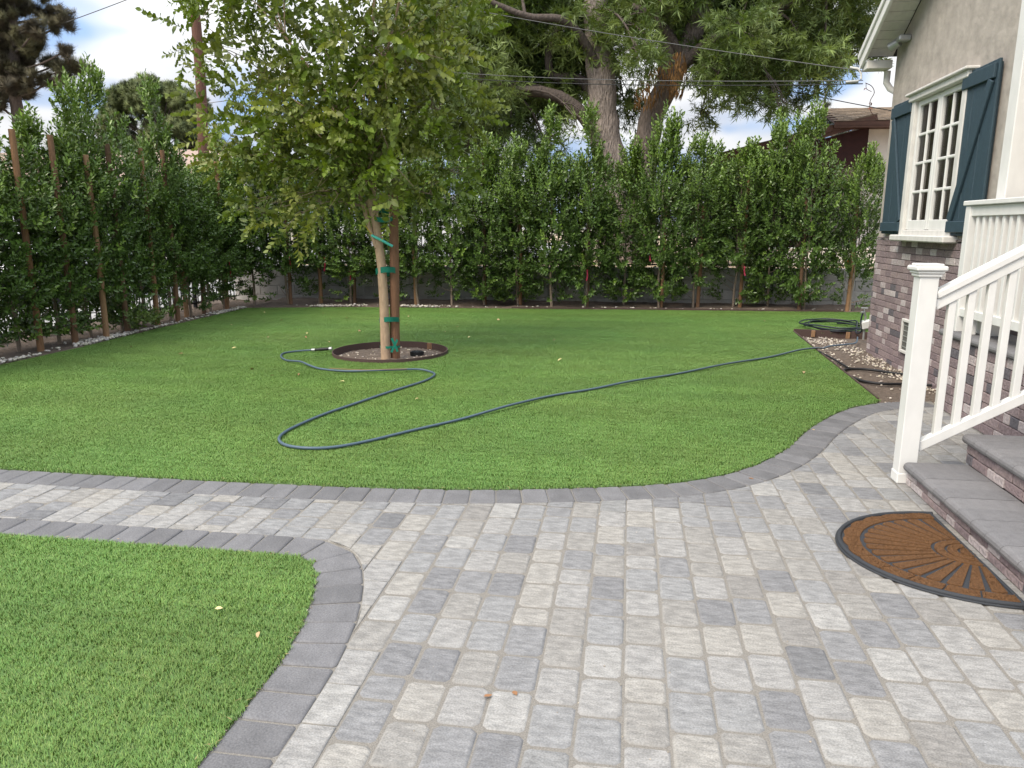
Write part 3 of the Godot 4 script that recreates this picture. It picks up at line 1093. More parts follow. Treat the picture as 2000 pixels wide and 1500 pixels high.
func steps_and_rails() -> void:
	var st := thing("porch_steps", "brick porch steps with grey bullnosed stone treads", "steps", Vector3(2.4, 0, -4.0))
	var off := Vector3(-2.4, 0, 4.0)
	var core := MB.new()
	var tops := [0.155, 0.34, 0.525, 0.71]
	var near := -2.62
	for k in 4:
		var x0: float = 1.78 + k * 0.34
		var far := -4.80 - (0.03 if k > 0 else 0.0)
		if k == 3:
			far = -7.08
		core.box(off + Vector3((x0 + 0.015 + 3.2) / 2, (tops[k] - 0.062) / 2 - 0.04, (far + 0.01 + near) / 2), Vector3(3.2 - x0 - 0.015, tops[k] - 0.062 + 0.08, near - far - 0.01 - k * 0.003))
	var body := part(st, "mortar_core", core.mesh(), M.mortar)
	# risers and the landing's garden side
	for k in 4:
		var x0: float = 1.78 + k * 0.34
		var low: float = 0.0 if k == 0 else tops[k - 1]
		var far: float = -4.80 - (0.03 if k > 0 else 0.0)
		var hgt: float = tops[k] - 0.062 - low
		brick_face(body, off + Vector3(x0, low, far), Vector3(0, 0, 1), Vector3(-1, 0, 0), near - far, 2, hgt / 2, 0.2, 300)
	brick_face(body, off + Vector3(2.80, 0.0, -7.08), Vector3(0, 0, 1), Vector3(-1, 0, 0), 2.25, 8, 0.081, 0.2, 300)
	brick_face(body, off + Vector3(2.80, 0.0, -7.08), Vector3(1, 0, 0), Vector3(0, 0, -1), 0.4, 8, 0.081, 0.2, 300)
	# end faces of the lower steps
	for k in 3:
		var x0: float = 1.78 + k * 0.34
		var far: float = -4.80 - (0.03 if k > 0 else 0.0)
		var low: float = 0.0 if k == 0 else tops[k - 1]
		brick_face(body, off + Vector3(x0, low, far), Vector3(1, 0, 0), Vector3(0, 0, -1), 2.8 - x0, 2, (tops[k] - 0.062 - low) / 2, 0.2, 300)
	for k in 4:
		var x0: float = 1.78 + k * 0.34
		var low: float = 0.0 if k == 0 else tops[k - 1]
		brick_face(body, off + Vector3(x0 + 0.01, low, near - k * 0.0015), Vector3(1, 0, 0), Vector3(0, 0, 1), 3.15 - x0, 2, (tops[k] - 0.062 - low) / 2, 0.2, 0)
	for k in 4:
		var x0: float = 1.74 + k * 0.34
		var far: float = -4.775 - (0.05 if k > 0 else 0.0)
		if k == 3:
			far = -7.12
		var w := 0.1575
		var n := int((near - far) / w)
		var cm := coping_mesh(0.376 if k < 3 else 0.44, w - 0.003, 0.06)
		for j in n:
			part(st, "tread_stone", cm, M["coping%d" % rng.randi_range(0, 1)], Transform3D(Basis.IDENTITY, off + Vector3(x0 + rf(-0.001, 0.001), tops[k] + rf(-0.001, 0.001), far + (j + 0.5) * w)))
	# stair railing
	var rl := thing("stair_railing", "white wooden stair railing with capped newel post beside the brick steps", "railing", Vector3(1.78, 0, -4.86))
	bx(rl, "newel_post", Vector3(0, 0.655, 0), Vector3(0.108, 1.32, 0.108), M.white_paint, 0.004)
	bx(rl, "post_foot", Vector3(0, 0.035, 0), Vector3(0.118, 0.07, 0.118), M.white_paint, 0.006)
	var cap := MB.new()
	cap.box(Vector3(0, 1.315, 0), Vector3(0.132, 0.02, 0.132), 0.005)
	cap.box(Vector3(0, 1.333, 0), Vector3(0.15, 0.016, 0.15), 0.005)
	cap.box(Vector3(0, 1.356, 0), Vector3(0.176, 0.03, 0.176), 0.008)
	cap.box(Vector3(0, 1.377, 0), Vector3(0.14, 0.014, 0.14), 0.006)
	part(rl, "post_cap", cap.mesh(), M.white_paint)
	var sl := 0.59
	var dirv := Vector3(1, sl, 0).normalized()
	var a := Vector3(0.055, 1.19, 0)
	var e := a + Vector3(1.06, 1.06 * sl, 0)
	var hb := MB.new()
	hb.bar(a, e, 0.09, 0.05, 0.01)
	part(rl, "handrail", hb.mesh(), M.white_paint)
	hb = MB.new()
	hb.bar(a + Vector3(0, -0.058, 0), e + Vector3(0, -0.058, 0), 0.062, 0.06, 0.004)
	part(rl, "sub_rail", hb.mesh(), M.white_paint)
	hb = MB.new()
	hb.bar(Vector3(0.05, 0.235, 0), Vector3(1.115, 0.235 + 1.065 * sl, 0), 0.06, 0.06, 0.004)
	part(rl, "bottom_rail", hb.mesh(), M.white_paint)
	for k in 9:
		var x := 0.16 + k * 0.105
		var y0 := 0.25 + (x - 0.05) * sl
		var y1 := 1.115 + (x - 0.055) * sl
		bx(rl, "baluster", Vector3(x, (y0 + y1) / 2, 0), Vector3(0.042, y1 - y0, 0.042), M.white_paint, 0.003)
	# porch railing along the landing's edge
	var pr := thing("porch_railing", "white porch railing with closely set balusters above the landing", "railing", Vector3(2.86, 0.71, -5.0))
	var z0 := -1.98
	bx(pr, "top_rail", Vector3(0, 1.085, 0.0), Vector3(0.13, 0.04, 4.04), M.white_paint, 0.006)
	bx(pr, "sub_rail", Vector3(0, 1.02, 0.03), Vector3(0.07, 0.085, 3.92), M.white_paint, 0.004)
	bx(pr, "bottom_rail", Vector3(0, 0.17, 0.03), Vector3(0.07, 0.07, 3.92), M.white_paint, 0.004)
	bx(pr, "end_post", Vector3(0, 0.53, z0 + 0.03), Vector3(0.10, 1.06, 0.09), M.white_paint, 0.004)
	for k in 3:
		bx(pr, "foot_block", Vector3(0, 0.068, z0 + 0.25 + k * 1.2), Vector3(0.06, 0.135, 0.06), M.white_paint, 0.004)
	for k in 34:
		bx(pr, "baluster", Vector3(0, 0.59, z0 + 0.16 + k * 0.112), Vector3(0.042, 0.775, 0.042), M.white_paint, 0.003)
	var pp := thing("porch_post", "tall square white porch post behind the railing's flat top rail", "post", Vector3(3.02, 0.71, -6.72))
	bx(pp, "shaft", Vector3(0, 1.5, 0), Vector3(0.15, 3.0, 0.15), M.white_paint, 0.006)
	bx(pp, "post_base", Vector3(0, 0.08, 0), Vector3(0.18, 0.16, 0.18), M.white_paint, 0.006)
	var bm := MB.new()
	bm.box(Vector3(0, 3.1, 1.6), Vector3(0.16, 0.2, 3.5), 0.006)
	part(pp, "beam", bm.mesh(), M.white_paint)

# ------------------------------------------------------------------ block wall and fences
func block_wall_and_fences() -> void:
	var x0 := -8.7
	var x1 := 6.0
	var dirw := (Vector3(x1, 0, wall_z(x1)) - Vector3(x0, 0, wall_z(x0)))
	var lw := dirw.length()
	dirw = dirw.normalized()
	var outw := Vector3(-dirw.z, 0, dirw.x)
	var w := thing("block_wall", "low grey concrete block wall behind the hedge", "wall", Vector3(x0, 0, wall_z(x0)))
	var b := MB.new()
	b.bar(Vector3(0, 0.335, 0) - outw * 0.1, dirw * lw + Vector3(0, 0.335, 0) - outw * 0.1, 0.17, 0.83)
	part(w, "mortar_core", b.mesh(), M.block1)
	var bs := Basis(dirw, Vector3.UP, outw)
	var blocks := []
	for v in 2:
		b = MB.new()
		b.box(Vector3.ZERO, Vector3(0.392, 0.192, 0.05), 0.004)
		blocks.append(b.mesh())
	for c in 4:
		var s := 0.2 * (c % 2)
		while s + 0.2 < lw:
			part(w, "block", blocks[0], M["block%d" % rng.randi_range(0, 2)], Transform3D(bs, dirw * (s + 0.2) + Vector3(0, -0.07 + c * 0.2 + 0.1, 0) - outw * (0.014 + rf(-0.001, 0.001))))
			s += 0.4
	b = MB.new()
	b.bar(Vector3(0, 0.752, 0) - outw * 0.1, dirw * lw + Vector3(0, 0.752, 0) - outw * 0.1, 0.21, 0.04, 0.006)
	part(w, "cap", b.mesh(), M.block2)
	# iron fence on the wall
	var f := thing("iron_fence", "black iron picket fence standing on the low block wall", "fence", Vector3(x0, 0.772, wall_z(x0)))
	iron_fence(f, dirw, lw, 1.28, -outw * 0.1, 0.06, 0.14)
	var lf := thing("iron_fence", "black iron picket fence behind the hedge row beside the street", "fence", Vector3(-8.62, 0.0, -3.4))
	iron_fence(lf, Vector3(0, 0, -1), 11.9, 1.95, Vector3.ZERO, 0.1, 0.14)

func iron_fence(f: Node3D, d: Vector3, l: float, h: float, o: Vector3, low: float, gap: float) -> void:
	for y in [low, h - 0.18, h - 0.03]:
		var b := MB.new()
		b.bar(o + Vector3(0, y, 0), o + d * l + Vector3(0, y, 0), 0.03, 0.03, 0.0)
		part(f, "rail", b.mesh(), M.iron)
	var pk := MB.new()
	pk.box(Vector3(0, h / 2, 0), Vector3(0.017, h - 0.03, 0.017))
	var pm := pk.mesh()
	var s := 0.07
	while s < l:
		part(f, "picket", pm, M.iron, Transform3D(Basis.IDENTITY, o + d * s + Vector3(0, low * 0.5, 0)))
		s += gap
	pk = MB.new()
	pk.box(Vector3(0, h / 2, 0), Vector3(0.062, h + 0.06, 0.062), 0.004)
	var pom := pk.mesh()
	s = 0.02
	while s < l + 0.01:
		part(f, "post", pom, M.iron, Transform3D(Basis.IDENTITY, o + d * s))
		s += 2.06

# ------------------------------------------------------------------ things beyond the fences
func car(called: String, label: String, at: Vector3, turn: float, long: float, tall: float) -> void:
	var c := thing(called, label, "car", at)
	c.rotation.y = turn
	var k := long / 4.7
	var b := MB.new()
	var side := PackedVector2Array()
	for p in [[-2.3, 0.35], [-2.32, 0.75], [-2.2, 0.98], [-1.2, 1.06], [1.6, 1.08], [2.25, 1.02], [2.33, 0.7], [2.28, 0.35]]:
		side.append(Vector2(p[0] * k, p[1]))
	b.prism(side, Vector3(0, 0, -0.9), Vector3.RIGHT, Vector3.UP, Vector3(0, 0, 1.8))
	var cab := PackedVector2Array()
	for p in [[-1.25, 1.05], [-0.55, tall - 0.06], [-0.2, tall], [1.7, tall], [1.95, tall - 0.08], [2.2, 1.03]]:
		cab.append(Vector2(p[0] * k, p[1]))
	b.prism(cab, Vector3(0, 0, -0.78), Vector3.RIGHT, Vector3.UP, Vector3(0, 0, 1.56))
	part(c, "body", b.mesh(), M.car_paint)
	for sd in [-1, 1]:
		for w in 3:
			b = MB.new()
			var xa: float = [-0.62, 0.42, 1.28][w] * k
			var xb: float = [0.34, 1.2, 1.72][w] * k
			var ta: float = 0.2 * k if w == 0 else 0.0
			b.prism(PackedVector2Array([Vector2(xa - ta, 1.12), Vector2(xb, 1.12), Vector2(xb, tall - 0.12), Vector2(xa + 0.15 * k, tall - 0.12)]), Vector3(0, 0, sd * 0.783), Vector3.RIGHT, Vector3.UP, Vector3(0, 0, sd * 0.006))
			part(c, "window", b.mesh(), M.car_glass)
		for x in [-1.45, 1.4]:
			b = MB.new()
			b.tube([Vector3(x * k, 0.34, sd * 0.68), Vector3(x * k, 0.34, sd * 0.915)], [0.34, 0.34], 20)
			var wh := part(c, "wheel", b.mesh(), M.tyre)
			b = MB.new()
			b.tube([Vector3(x * k, 0.34, sd * 0.85), Vector3(x * k, 0.34, sd * 0.925)], [0.22, 0.2], 14)
			part(wh, "rim", b.mesh(), M.rim)
		b = MB.new()
		b.box(Vector3(-2.27 * k, 0.8, sd * 0.68), Vector3(0.14, 0.14, 0.36), 0.03)
		part(c, "headlight", b.mesh(), M.lamp_lens)
		b = MB.new()
		b.box(Vector3(2.28 * k, 0.85, sd * 0.75), Vector3(0.1, 0.26, 0.2), 0.03)
		part(c, "tail_light", b.mesh(), M.red_lens)
	bx(c, "bumper", Vector3(-2.3 * k, 0.45, 0), Vector3(0.16, 0.18, 1.7), M.black_plastic, 0.03)
	bx(c, "bumper", Vector3(2.3 * k, 0.45, 0), Vector3(0.16, 0.18, 1.7), M.black_plastic, 0.03)
	bx(c, "skirt", Vector3(0, 0.3, 0), Vector3(3.6 * k, 0.12, 1.6), M.black_plastic, 0.02)

func background() -> void:
	car("parked_car", "white car parked behind the block wall, seen past the staked tree", Vector3(-6.1, 0.73, -20.6), 0.12, 4.7, 1.72)
	car("parked_car", "white van-like car parked in the street behind the iron fence", Vector3(-12.6, 0.03, -15.2), PI / 2 + 0.05, 5.0, 1.85)
	# green bin
	var bn := thing("wheeled_bin", "dark green wheeled bin behind the block wall", "bin", Vector3(-3.75, 0.69, -18.4))
	var b := MB.new()
	b.prism(PackedVector2Array([Vector2(-0.24, 0.06), Vector2(0.24, 0.06), Vector2(0.3, 0.95), Vector2(-0.3, 0.95)]), Vector3(0, 0, -0.28), Vector3.RIGHT, Vector3.UP, Vector3(0, 0, 0.56))
	part(bn, "body", b.mesh(), M.bin_green)
	bx(bn, "lid", Vector3(0, 0.99, 0), Vector3(0.64, 0.06, 0.62), M.bin_green, 0.02)
	for s in [-1, 1]:
		b = MB.new()
		b.tube([Vector3(s * 0.24, 0.1, 0.3), Vector3(s * 0.3, 0.1, 0.3)], [0.1, 0.1], 14)
		part(bn, "wheel", b.mesh(), M.tyre)
	neighbour_right()
	neighbour_left()
	# utility pole
	var up := thing("utility_pole", "tall reddish brown wooden utility pole behind the hedge row", "pole", Vector3(-12.55, 0.0, -21.0))
	b = MB.new()
	var pts := []
	var rad := []
	for k in 12:
		pts.append(Vector3(0.03 * sin(k * 1.3) + k * 0.02, -0.1 + k * 1.0, 0.0))
		rad.append(0.17 - k * 0.0042)
	b.tube(pts, rad, 14)
	part(up, "shaft", b.mesh(), M.pole_wood)
	bx(up, "crossarm", Vector3(0.24, 10.1, 0.16), Vector3(2.2, 0.11, 0.1), M.pole_wood, 0.01)
	for s in [-0.9, -0.4, 0.8, 1.2]:
		b = MB.new()
		b.tube([Vector3(s + 0.1, 10.15, 0.16), Vector3(s + 0.1, 10.3, 0.16)], [0.03, 0.045], 8)
		part(up, "insulator", b.mesh(), M.off_white_plastic)
	# cream garden wall of the neighbouring plot
	var cw := thing("garden_wall", "low cream rendered wall in front of the neighbouring white house", "wall", Vector3(5.3, 0.67, -19.2))
	bx(cw, "face", Vector3(0, 0.18, 0), Vector3(5.6, 0.42, 0.18), M.stucco_pale, 0.01)
	bx(cw, "cap", Vector3(0, 0.41, 0), Vector3(5.7, 0.05, 0.24), M.stucco_pale, 0.01)
	var red := thing("flower_pot", "small red pot standing on the wall's far end by the fence post", "pot", Vector3(4.85, 0.68, -17.6))
	b = MB.new()
	b.tube([Vector3(0, 0, 0), Vector3(0, 0.16, 0), Vector3(0, 0.161, 0), Vector3(0, 0.2, 0)], [0.10, 0.14, 0.16, 0.16], 14)
	part(red, "pot_body", b.mesh(), M.red_lens)

func neighbour_right() -> void:
	var z := -24.0
	var h := thing("neighbour_house", "white neighbouring house with brown shingled roof beyond the hedge", "house", Vector3(9.0, 0.66, z))
	var o := Vector3(-9.0, -0.66, 24.0)
	var b := MB.new()
	b.box(o + Vector3(10.6, 2.3, z - 4), Vector3(7.8, 4.5, 8), 0.0)
	part(h, "wall", b.mesh(), M.stucco_pale)
	# main roof, low slope rising away from the garden, with rows of shingles
	var rd := Vector3(0, 0.30, -1).normalized()
	var foot := o + Vector3(10.2, 4.50, z + 0.75)
	b = MB.new()
	b.bar(foot, foot + rd * 2.3, 9.2, 0.05, 0.0)
	var rf0 := part(h, "roof", b.mesh(), M.brown_paint)
	for r in 14:
		var xx := -4.6 + (0.15 if r % 2 else 0.0)
		var st := {}
		for k in 34:
			var wdt := rf(0.2, 0.32)
			if xx + wdt > 4.6:
				break
			var p0 := foot + rd * (0.0 + r * 0.16) + Vector3(xx + wdt / 2, 0.042 + rf(0, 0.008), 0)
			b = MB.new()
			b.bar(p0, p0 + rd * 0.17 - Vector3(0, 0.012, 0), wdt - 0.006, 0.018, 0.0)
			xx += wdt
			if r < 8:
				part(rf0, "shingle", b.mesh(), M["shingle%d" % rng.randi_range(0, 2)])
			else:
				var t := rng.randi_range(0, 2)
				if not st.has(t):
					st[t] = SurfaceTool.new()
				st[t].append_from(b.mesh(), 0, Transform3D.IDENTITY)
		if st.size():
			var am := ArrayMesh.new()
			for t in st:
				st[t].commit(am)
				am.surface_set_material(am.get_surface_count() - 1, M["shingle%d" % t])
			var mi := MeshInstance3D.new()
			mi.mesh = am
			put(mi, "far_shingles", rf0)
			mi.set_meta("kind", "stuff")
	bx(h, "fascia", foot + Vector3(0, -0.07, 0.03), Vector3(9.2, 0.16, 0.04), M.brown_paint, 0.0)
	bx(h, "eave_soffit", o + Vector3(10.2, 4.40, z + 0.4), Vector3(9.1, 0.03, 0.8), M.brown_paint, 0.0)
	b = MB.new()
	b.tube([o + Vector3(7.75, 4.6, z - 0.6), o + Vector3(7.75, 5.15, z - 0.6), o + Vector3(7.8, 5.25, z - 0.6), o + Vector3(7.9, 5.24, z - 0.6)], [0.05, 0.05, 0.055, 0.06], 10)
	part(h, "roof_vent", b.mesh(), M.grey_metal)
	# side wing with a lower sloping roof and dark gable
	b = MB.new()
	var ga := PackedVector2Array([Vector2(3.2, 3.55), Vector2(6.68, 4.42), Vector2(6.68, 3.25), Vector2(3.2, 3.25)])
	b.prism(ga, o + Vector3(0, 0, z + 0.3), Vector3.RIGHT, Vector3.UP, Vector3(0, 0, -0.15))
	part(h, "gable", b.mesh(), M.maroon_paint)
	b = MB.new()
	b.bar(o + Vector3(2.6, 3.72, z - 1.6), o + Vector3(6.75, 4.70, z - 1.6), 4.6, 0.07, 0.0)
	part(h, "wing_roof", b.mesh(), M.shingle1)
	for k in 2:
		b = MB.new()
		b.bar(o + Vector3(2.5, 3.62 - k * 0.12, z + 0.72 - k * 0.05), o + Vector3(6.75, 4.62 - k * 0.12, z + 0.72 - k * 0.05), 0.06, 0.15 - k * 0.05, 0.0)
		part(h, "wing_fascia", b.mesh(), M.brown_paint)
	b = MB.new()
	b.box(o + Vector3(4.6, 2.0, z - 3.4), Vector3(4.2, 4.0, 0.2))
	part(h, "porch_back", b.mesh(), M.maroon_paint)
	for x in [3.0, 5.0]:
		bx(h, "porch_post", o + Vector3(x, 2.0, z + 0.2), Vector3(0.12, 2.8, 0.12), M.brown_paint, 0.0)

func neighbour_left() -> void:
	var h := thing("neighbour_house", "low house with tan roof across the street, glimpsed through the hedge", "house", Vector3(-19.0, 0, -26.0))
	var b := MB.new()
	b.box(Vector3(0, 1.4, 0), Vector3(9, 2.9, 8))
	var wl := part(h, "wall", b.mesh(), M.stucco_pale)
	b = MB.new()
	for s in [-1, 1]:
		b.bar(Vector3(0, 2.78, s * 4.6), Vector3(0, 4.3, 0), 10.2, 0.12, 0.0)
	part(h, "roof", b.mesh(), M.tan_roof)
	for x in [-2.4, 1.6]:
		bx(wl, "window", Vector3(x, 1.6, 4.01), Vector3(1.2, 1.1, 0.06), M.white_paint, 0.0)
		bx(wl, "pane", Vector3(x, 1.6, 4.045), Vector3(1.04, 0.94, 0.02), M.car_glass, 0.0)
	b = MB.new()
	b.prism(PackedVector2Array([Vector2(-4.0, 2.85), Vector2(4.0, 2.85), Vector2(0, 4.2)]), Vector3(4.4, 0, 0), Vector3(0, 0, 1), Vector3.UP, Vector3(0.1, 0, 0))
	part(h, "gable", b.mesh(), M.stucco_pale)

# ------------------------------------------------------------------ foliage
func sprig(sd: int, count: int, stem: float, ll: float, lw: float, droop: float, spread: float, simple := false, tip_pale := 0.0, ranked := false) -> ArrayMesh:
	# a shoot that grows along +y with leaves in a loose spiral
	var r := RandomNumberGenerator.new()
	r.seed = sd
	var b := MB.new()
	b.col = Color(0.55, 0.5, 0.45)
	var bend := Vector3(r.randf_range(-0.2, 0.2), 0, r.randf_range(-0.2, 0.2)) * stem
	b.tube([Vector3.ZERO, Vector3(0, stem * 0.5, 0) + bend * 0.3, Vector3(0, stem, 0) + bend], [0.0035, 0.0025, 0.0012], 3, false)
	for k in count:
		var t := (k + 0.6) / count
		var base := Vector3(0, stem * t, 0) + bend * t * t
		var a := k * 2.4 + r.randf_range(-0.4, 0.4)
		if ranked:
			a = k * PI + r.randf_range(-0.35, 0.35) + t * 0.8
		var out := Vector3(cos(a), 0, sin(a))
		var el := spread * (1.0 - t * 0.55) + r.randf_range(-0.25, 0.25)
		var d := (out * sin(el) + Vector3.UP * cos(el)).normalized()
		var up := (Vector3.UP - d * d.dot(Vector3.UP)).normalized()
		if up.length() < 0.2:
			up = -out
		up = up.rotated(d, r.randf_range(-0.6, 0.6))
		var v := r.randf_range(0.55, 1.4)
		b.col = Color(v, v, v).lerp(Color(1.9, 1.75, 1.3), tip_pale * t * r.randf())
		b.leaf(base, d, up, ll * r.randf_range(0.75, 1.15) * (1.0 - 0.25 * t), lw * r.randf_range(0.8, 1.15) * (1.0 - 0.2 * t), droop * r.randf_range(0.3, 1.3), simple)
	return b.mesh()

func facing(d: Vector3, roll: float) -> Basis:
	# a basis whose y axis is d
	var ref := Vector3.RIGHT if absf(d.x) < 0.8 else Vector3.BACK
	var x := ref.cross(d).normalized()
	return Basis(x, d, x.cross(d)) * Basis(Vector3.UP, roll)

var shrub_bank := []

func shrub_cloud(sd: int, h: float, plume: float, bare := 0.14) -> Array:
	# places and colours for the shoots of one upright hedge plant of height h
	var xfs := []
	var cols := []
	var nz := FastNoiseLite.new()
	nz.seed = sd
	nz.frequency = 2.2
	var want := 830
	var leaders := []
	for k in 5:
		leaders.append([rf(-0.32, 0.32), rf(-0.32, 0.32), rf(plume - 0.02, plume + 0.10), rf(0.09, 0.17)])
	leaders[0] = [rf(-0.1, 0.1), rf(-0.1, 0.1), 1.0, 0.2]
	leaders[1][2] = rf(plume + 0.05, 0.97)
	while xfs.size() < want:
		var y := pow(rng.randf(), 0.85) * h
		var t := y / h
		var r := 0.53
		if t < 0.28:
			r = lerpf(0.30, 0.46, t / 0.28)
		var lead = leaders[0]
		if t > plume - 0.1:
			lead = leaders[rng.randi_range(0, 4)]
			if t > lead[2]:
				continue
			r = lerpf(0.42, lead[3], clampf((t - plume + 0.1) / 0.1, 0, 1)) * lerpf(1.0, 0.3, clampf((t - plume) / maxf(0.02, lead[2] - plume), 0, 1))
		var a := rf(0, TAU)
		var rr := r * sqrt(rf(0.06, 1.0)) * (1.0 + nz.get_noise_2d(cos(a) * 0.6 + y, sin(a) * 0.6 + 9.0) * 0.55)
		var p := Vector3(cos(a) * rr, y, sin(a) * rr)
		if t > plume - 0.1:
			p += Vector3(lead[0], 0, lead[1])
		var dens := nz.get_noise_3dv(p * 1.1)
		if dens < -0.10 + (bare if t < 0.22 else 0.0):
			continue
		if t < 0.04:
			continue
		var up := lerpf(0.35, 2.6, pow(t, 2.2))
		var d := (Vector3(cos(a), 0, sin(a)) * rf(0.5, 1.2) + Vector3.UP * up + Vector3(rf(-0.5, 0.5), rf(-0.35, 0.35), rf(-0.5, 0.5))).normalized()
		xfs.append(Transform3D(facing(d, rf(0, TAU)).scaled(Vector3.ONE * rf(0.75, 1.2)), p))
		var v := rf(0.75, 1.2)
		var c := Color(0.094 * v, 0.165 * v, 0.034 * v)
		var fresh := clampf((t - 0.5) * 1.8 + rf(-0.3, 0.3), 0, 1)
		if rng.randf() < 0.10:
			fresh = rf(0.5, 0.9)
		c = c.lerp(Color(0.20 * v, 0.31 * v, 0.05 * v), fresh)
		cols.append(c)
	return [xfs, cols]

func hedges() -> void:
	var shoots := []
	for k in 3:
		shoots.append(sprig(300 + k, 13, 0.24, 0.082, 0.034, 0.16, 1.15))
	var stems := []
	for v in 6:
		var h := 3.0
		var root := Node3D.new()
		var b := MB.new()
		var pts := []
		var rad := []
		for k in 8:
			pts.append(Vector3(sin(k * 1.7 + v) * 0.018, k * h * 0.118, cos(k * 2.1 + v * 2) * 0.018))
			rad.append(lerpf(0.027, 0.007, k / 7.0))
		b.tube(pts, rad, 7)
		for k in 16:
			var y := 0.18 + k * 0.14
			var a := rf(0, TAU)
			var l := rf(0.2, 0.42)
			var s0 := Vector3(0, y, 0)
			var d := Vector3(cos(a), rf(0.2, 0.9), sin(a)) * l
			b.tube([s0, s0 + d * 0.5 + Vector3(0, -0.02, 0), s0 + d], [0.008, 0.006, 0.003], 4, false)
		part(root, "stem", b.mesh(), M.stem_bark)
		var cl := shrub_cloud(40 + v, h, 0.74 if v < 3 else 0.9, 0.14 if v < 3 else 0.34)
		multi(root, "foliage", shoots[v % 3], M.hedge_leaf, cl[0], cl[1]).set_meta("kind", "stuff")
		stems.append(root)
	# back row: stems read off along the wall
	var row := [[-8.25, -14.3, 3.1], [-7.62, -14.25, 3.1], [-6.97, -14.4, 3.0], [-6.38, -14.65, 2.8], [-5.76, -14.8, 2.75], [-4.98, -14.8, 2.8], [-4.30, -14.75, 2.85], [-3.59, -14.8, 2.95], [-2.95, -14.95, 3.25], [-2.26, -15.0, 3.15], [-1.55, -14.85, 3.6], [-0.86, -14.95, 3.7], [-0.10, -15.2, 3.15], [0.58, -15.05, 3.65], [1.28, -15.2, 3.12], [2.09, -15.4, 3.12], [2.73, -15.4, 3.5], [3.36, -15.1, 3.65], [4.20, -15.0, 2.95]]
	for k in row.size():
		var q = row[k]
		var lab := "dark green upright hedge shrub by the block wall, %s from the house side" % ORD[row.size() - 1 - k]
		if k == 17:
			lab = "hedge shrub with a bright yellow-green crown beside the last stake near the house"
		elif k == 18:
			lab = "thin airy hedge shrub against the white house wall, closest to the cottage"
		place_shrub(stems[rng.randi_range(0, 2) if q[2] > 3.12 else rng.randi_range(3, 5)], Vector3(q[0], 0, q[1]), q[2] / 3.0, lab, "hedge shrubs along the block wall", rf(0.9, 1.05) if k < 18 else 0.72)
	# row along the iron fence beside the street
	var zz := [-6.5, -7.15, -7.8, -8.45, -9.1, -9.75, -10.4, -11.05, -11.7, -12.3, -12.9, -13.5]
	var hh := [2.45, 2.45, 2.5, 3.1, 2.95, 3.35, 3.75, 2.4, 3.75, 2.5, 2.6, 2.6]
	for k in zz.size():
		place_shrub(stems[rng.randi_range(0, 2) if hh[k] > 2.8 else rng.randi_range(3, 5)], Vector3(-7.84 + rf(-0.05, 0.05), 0, zz[k]), hh[k] / 3.0, "green upright hedge shrub along the street fence, %s from the viewer" % ORD[k], "hedge shrubs along the street fence", rf(0.88, 1.0))
	for s in stems:
		s.free()
	var low := thing("low_shrub", "small pale green seedling shrub sprawling at the foot of the street hedge", "shrub", Vector3(-7.5, 0.0, -10.35))
	var lx := []
	var lc := []
	for k in 46:
		var a := rf(0, TAU)
		var r := sqrt(rf(0, 1)) * 0.32
		lx.append(Transform3D(facing(Vector3(cos(a) * 0.9, rf(0.2, 1.0), sin(a) * 0.9).normalized(), rf(0, TAU)), Vector3(cos(a) * r, rf(0.03, 0.22), sin(a) * r)))
		var v := rf(0.8, 1.2)
		lc.append(Color(0.13 * v, 0.19 * v, 0.045 * v))
	var lst := MB.new()
	lst.tube([Vector3(0, -0.02, 0), Vector3(0.03, 0.15, 0), Vector3(0.05, 0.25, 0.03)], [0.012, 0.009, 0.005], 6)
	part(low, "stem", lst.mesh(), M.stem_bark)
	multi(low, "foliage", shoots[1], M.hedge_leaf, lx, lc).set_meta("kind", "stuff")
	# stakes
	var sm := []
	for v in 3:
		var b := MB.new()
		b.tube([Vector3(0, -0.1, 0), Vector3(0.01 * v, 1.3, 0.0), Vector3(0, 2.86, 0)], [0.044, 0.041, 0.037], 9)
		sm.append(b.mesh())
	var sk := [[-7.60, -8.5, 2.78, 0.0], [-7.58, -9.1, 2.78, 0.0], [-7.52, -9.65, 2.58, 0.0], [-7.58, -10.2, 2.78, 0.0], [-7.58, -10.95, 2.8, 0.0], [-7.64, -11.6, 2.83, 0.0], [-7.85, -12.2, 2.2, 0.01], [-7.82, -12.7, 2.0, -0.02], [-7.75, -13.4, 2.8, 0.0]]
	for k in sk.size():
		var q = sk[k]
		var o := part(self, "wooden_stake", sm[k % 3], M["stake%d" % (k % 4)], Transform3D(Basis(Vector3.BACK, q[3]).scaled(Vector3(1, q[2] / 2.86, 1)), Vector3(q[0], 0, q[1])))
		tag(o, "tall brown wooden stake in the hedge by the street fence, %s from the viewer" % ORD[k], "stake", "stakes in the street hedge")
	var bk := [[-6.90, -14.4, 2.0], [-6.33, -14.62, 2.1], [-5.68, -14.82, 2.1], [-4.34, -14.78, 2.2], [-2.93, -14.98, 2.95], [-2.2, -15.02, 2.1], [-0.83, -14.98, 2.75], [0.64, -15.1, 1.9], [1.36, -15.2, 2.0], [2.2, -15.35, 2.85], [3.28, -15.08, 2.5], [4.14, -15.0, 2.0]]
	for k in bk.size():
		var q = bk[k]
		var o := part(self, "wooden_stake", sm[k % 3], M["stake%d" % ((k * 3 + 1) % 4)], Transform3D(Basis(Vector3.BACK, rf(-0.015, 0.015)).scaled(Vector3(0.85, q[2] / 2.86, 0.85)), Vector3(q[0], 0, q[1])))
		tag(o, "slim wooden stake in the hedge by the block wall, %s from the house" % ORD[bk.size() - 1 - k], "stake", "stakes in the wall hedge")
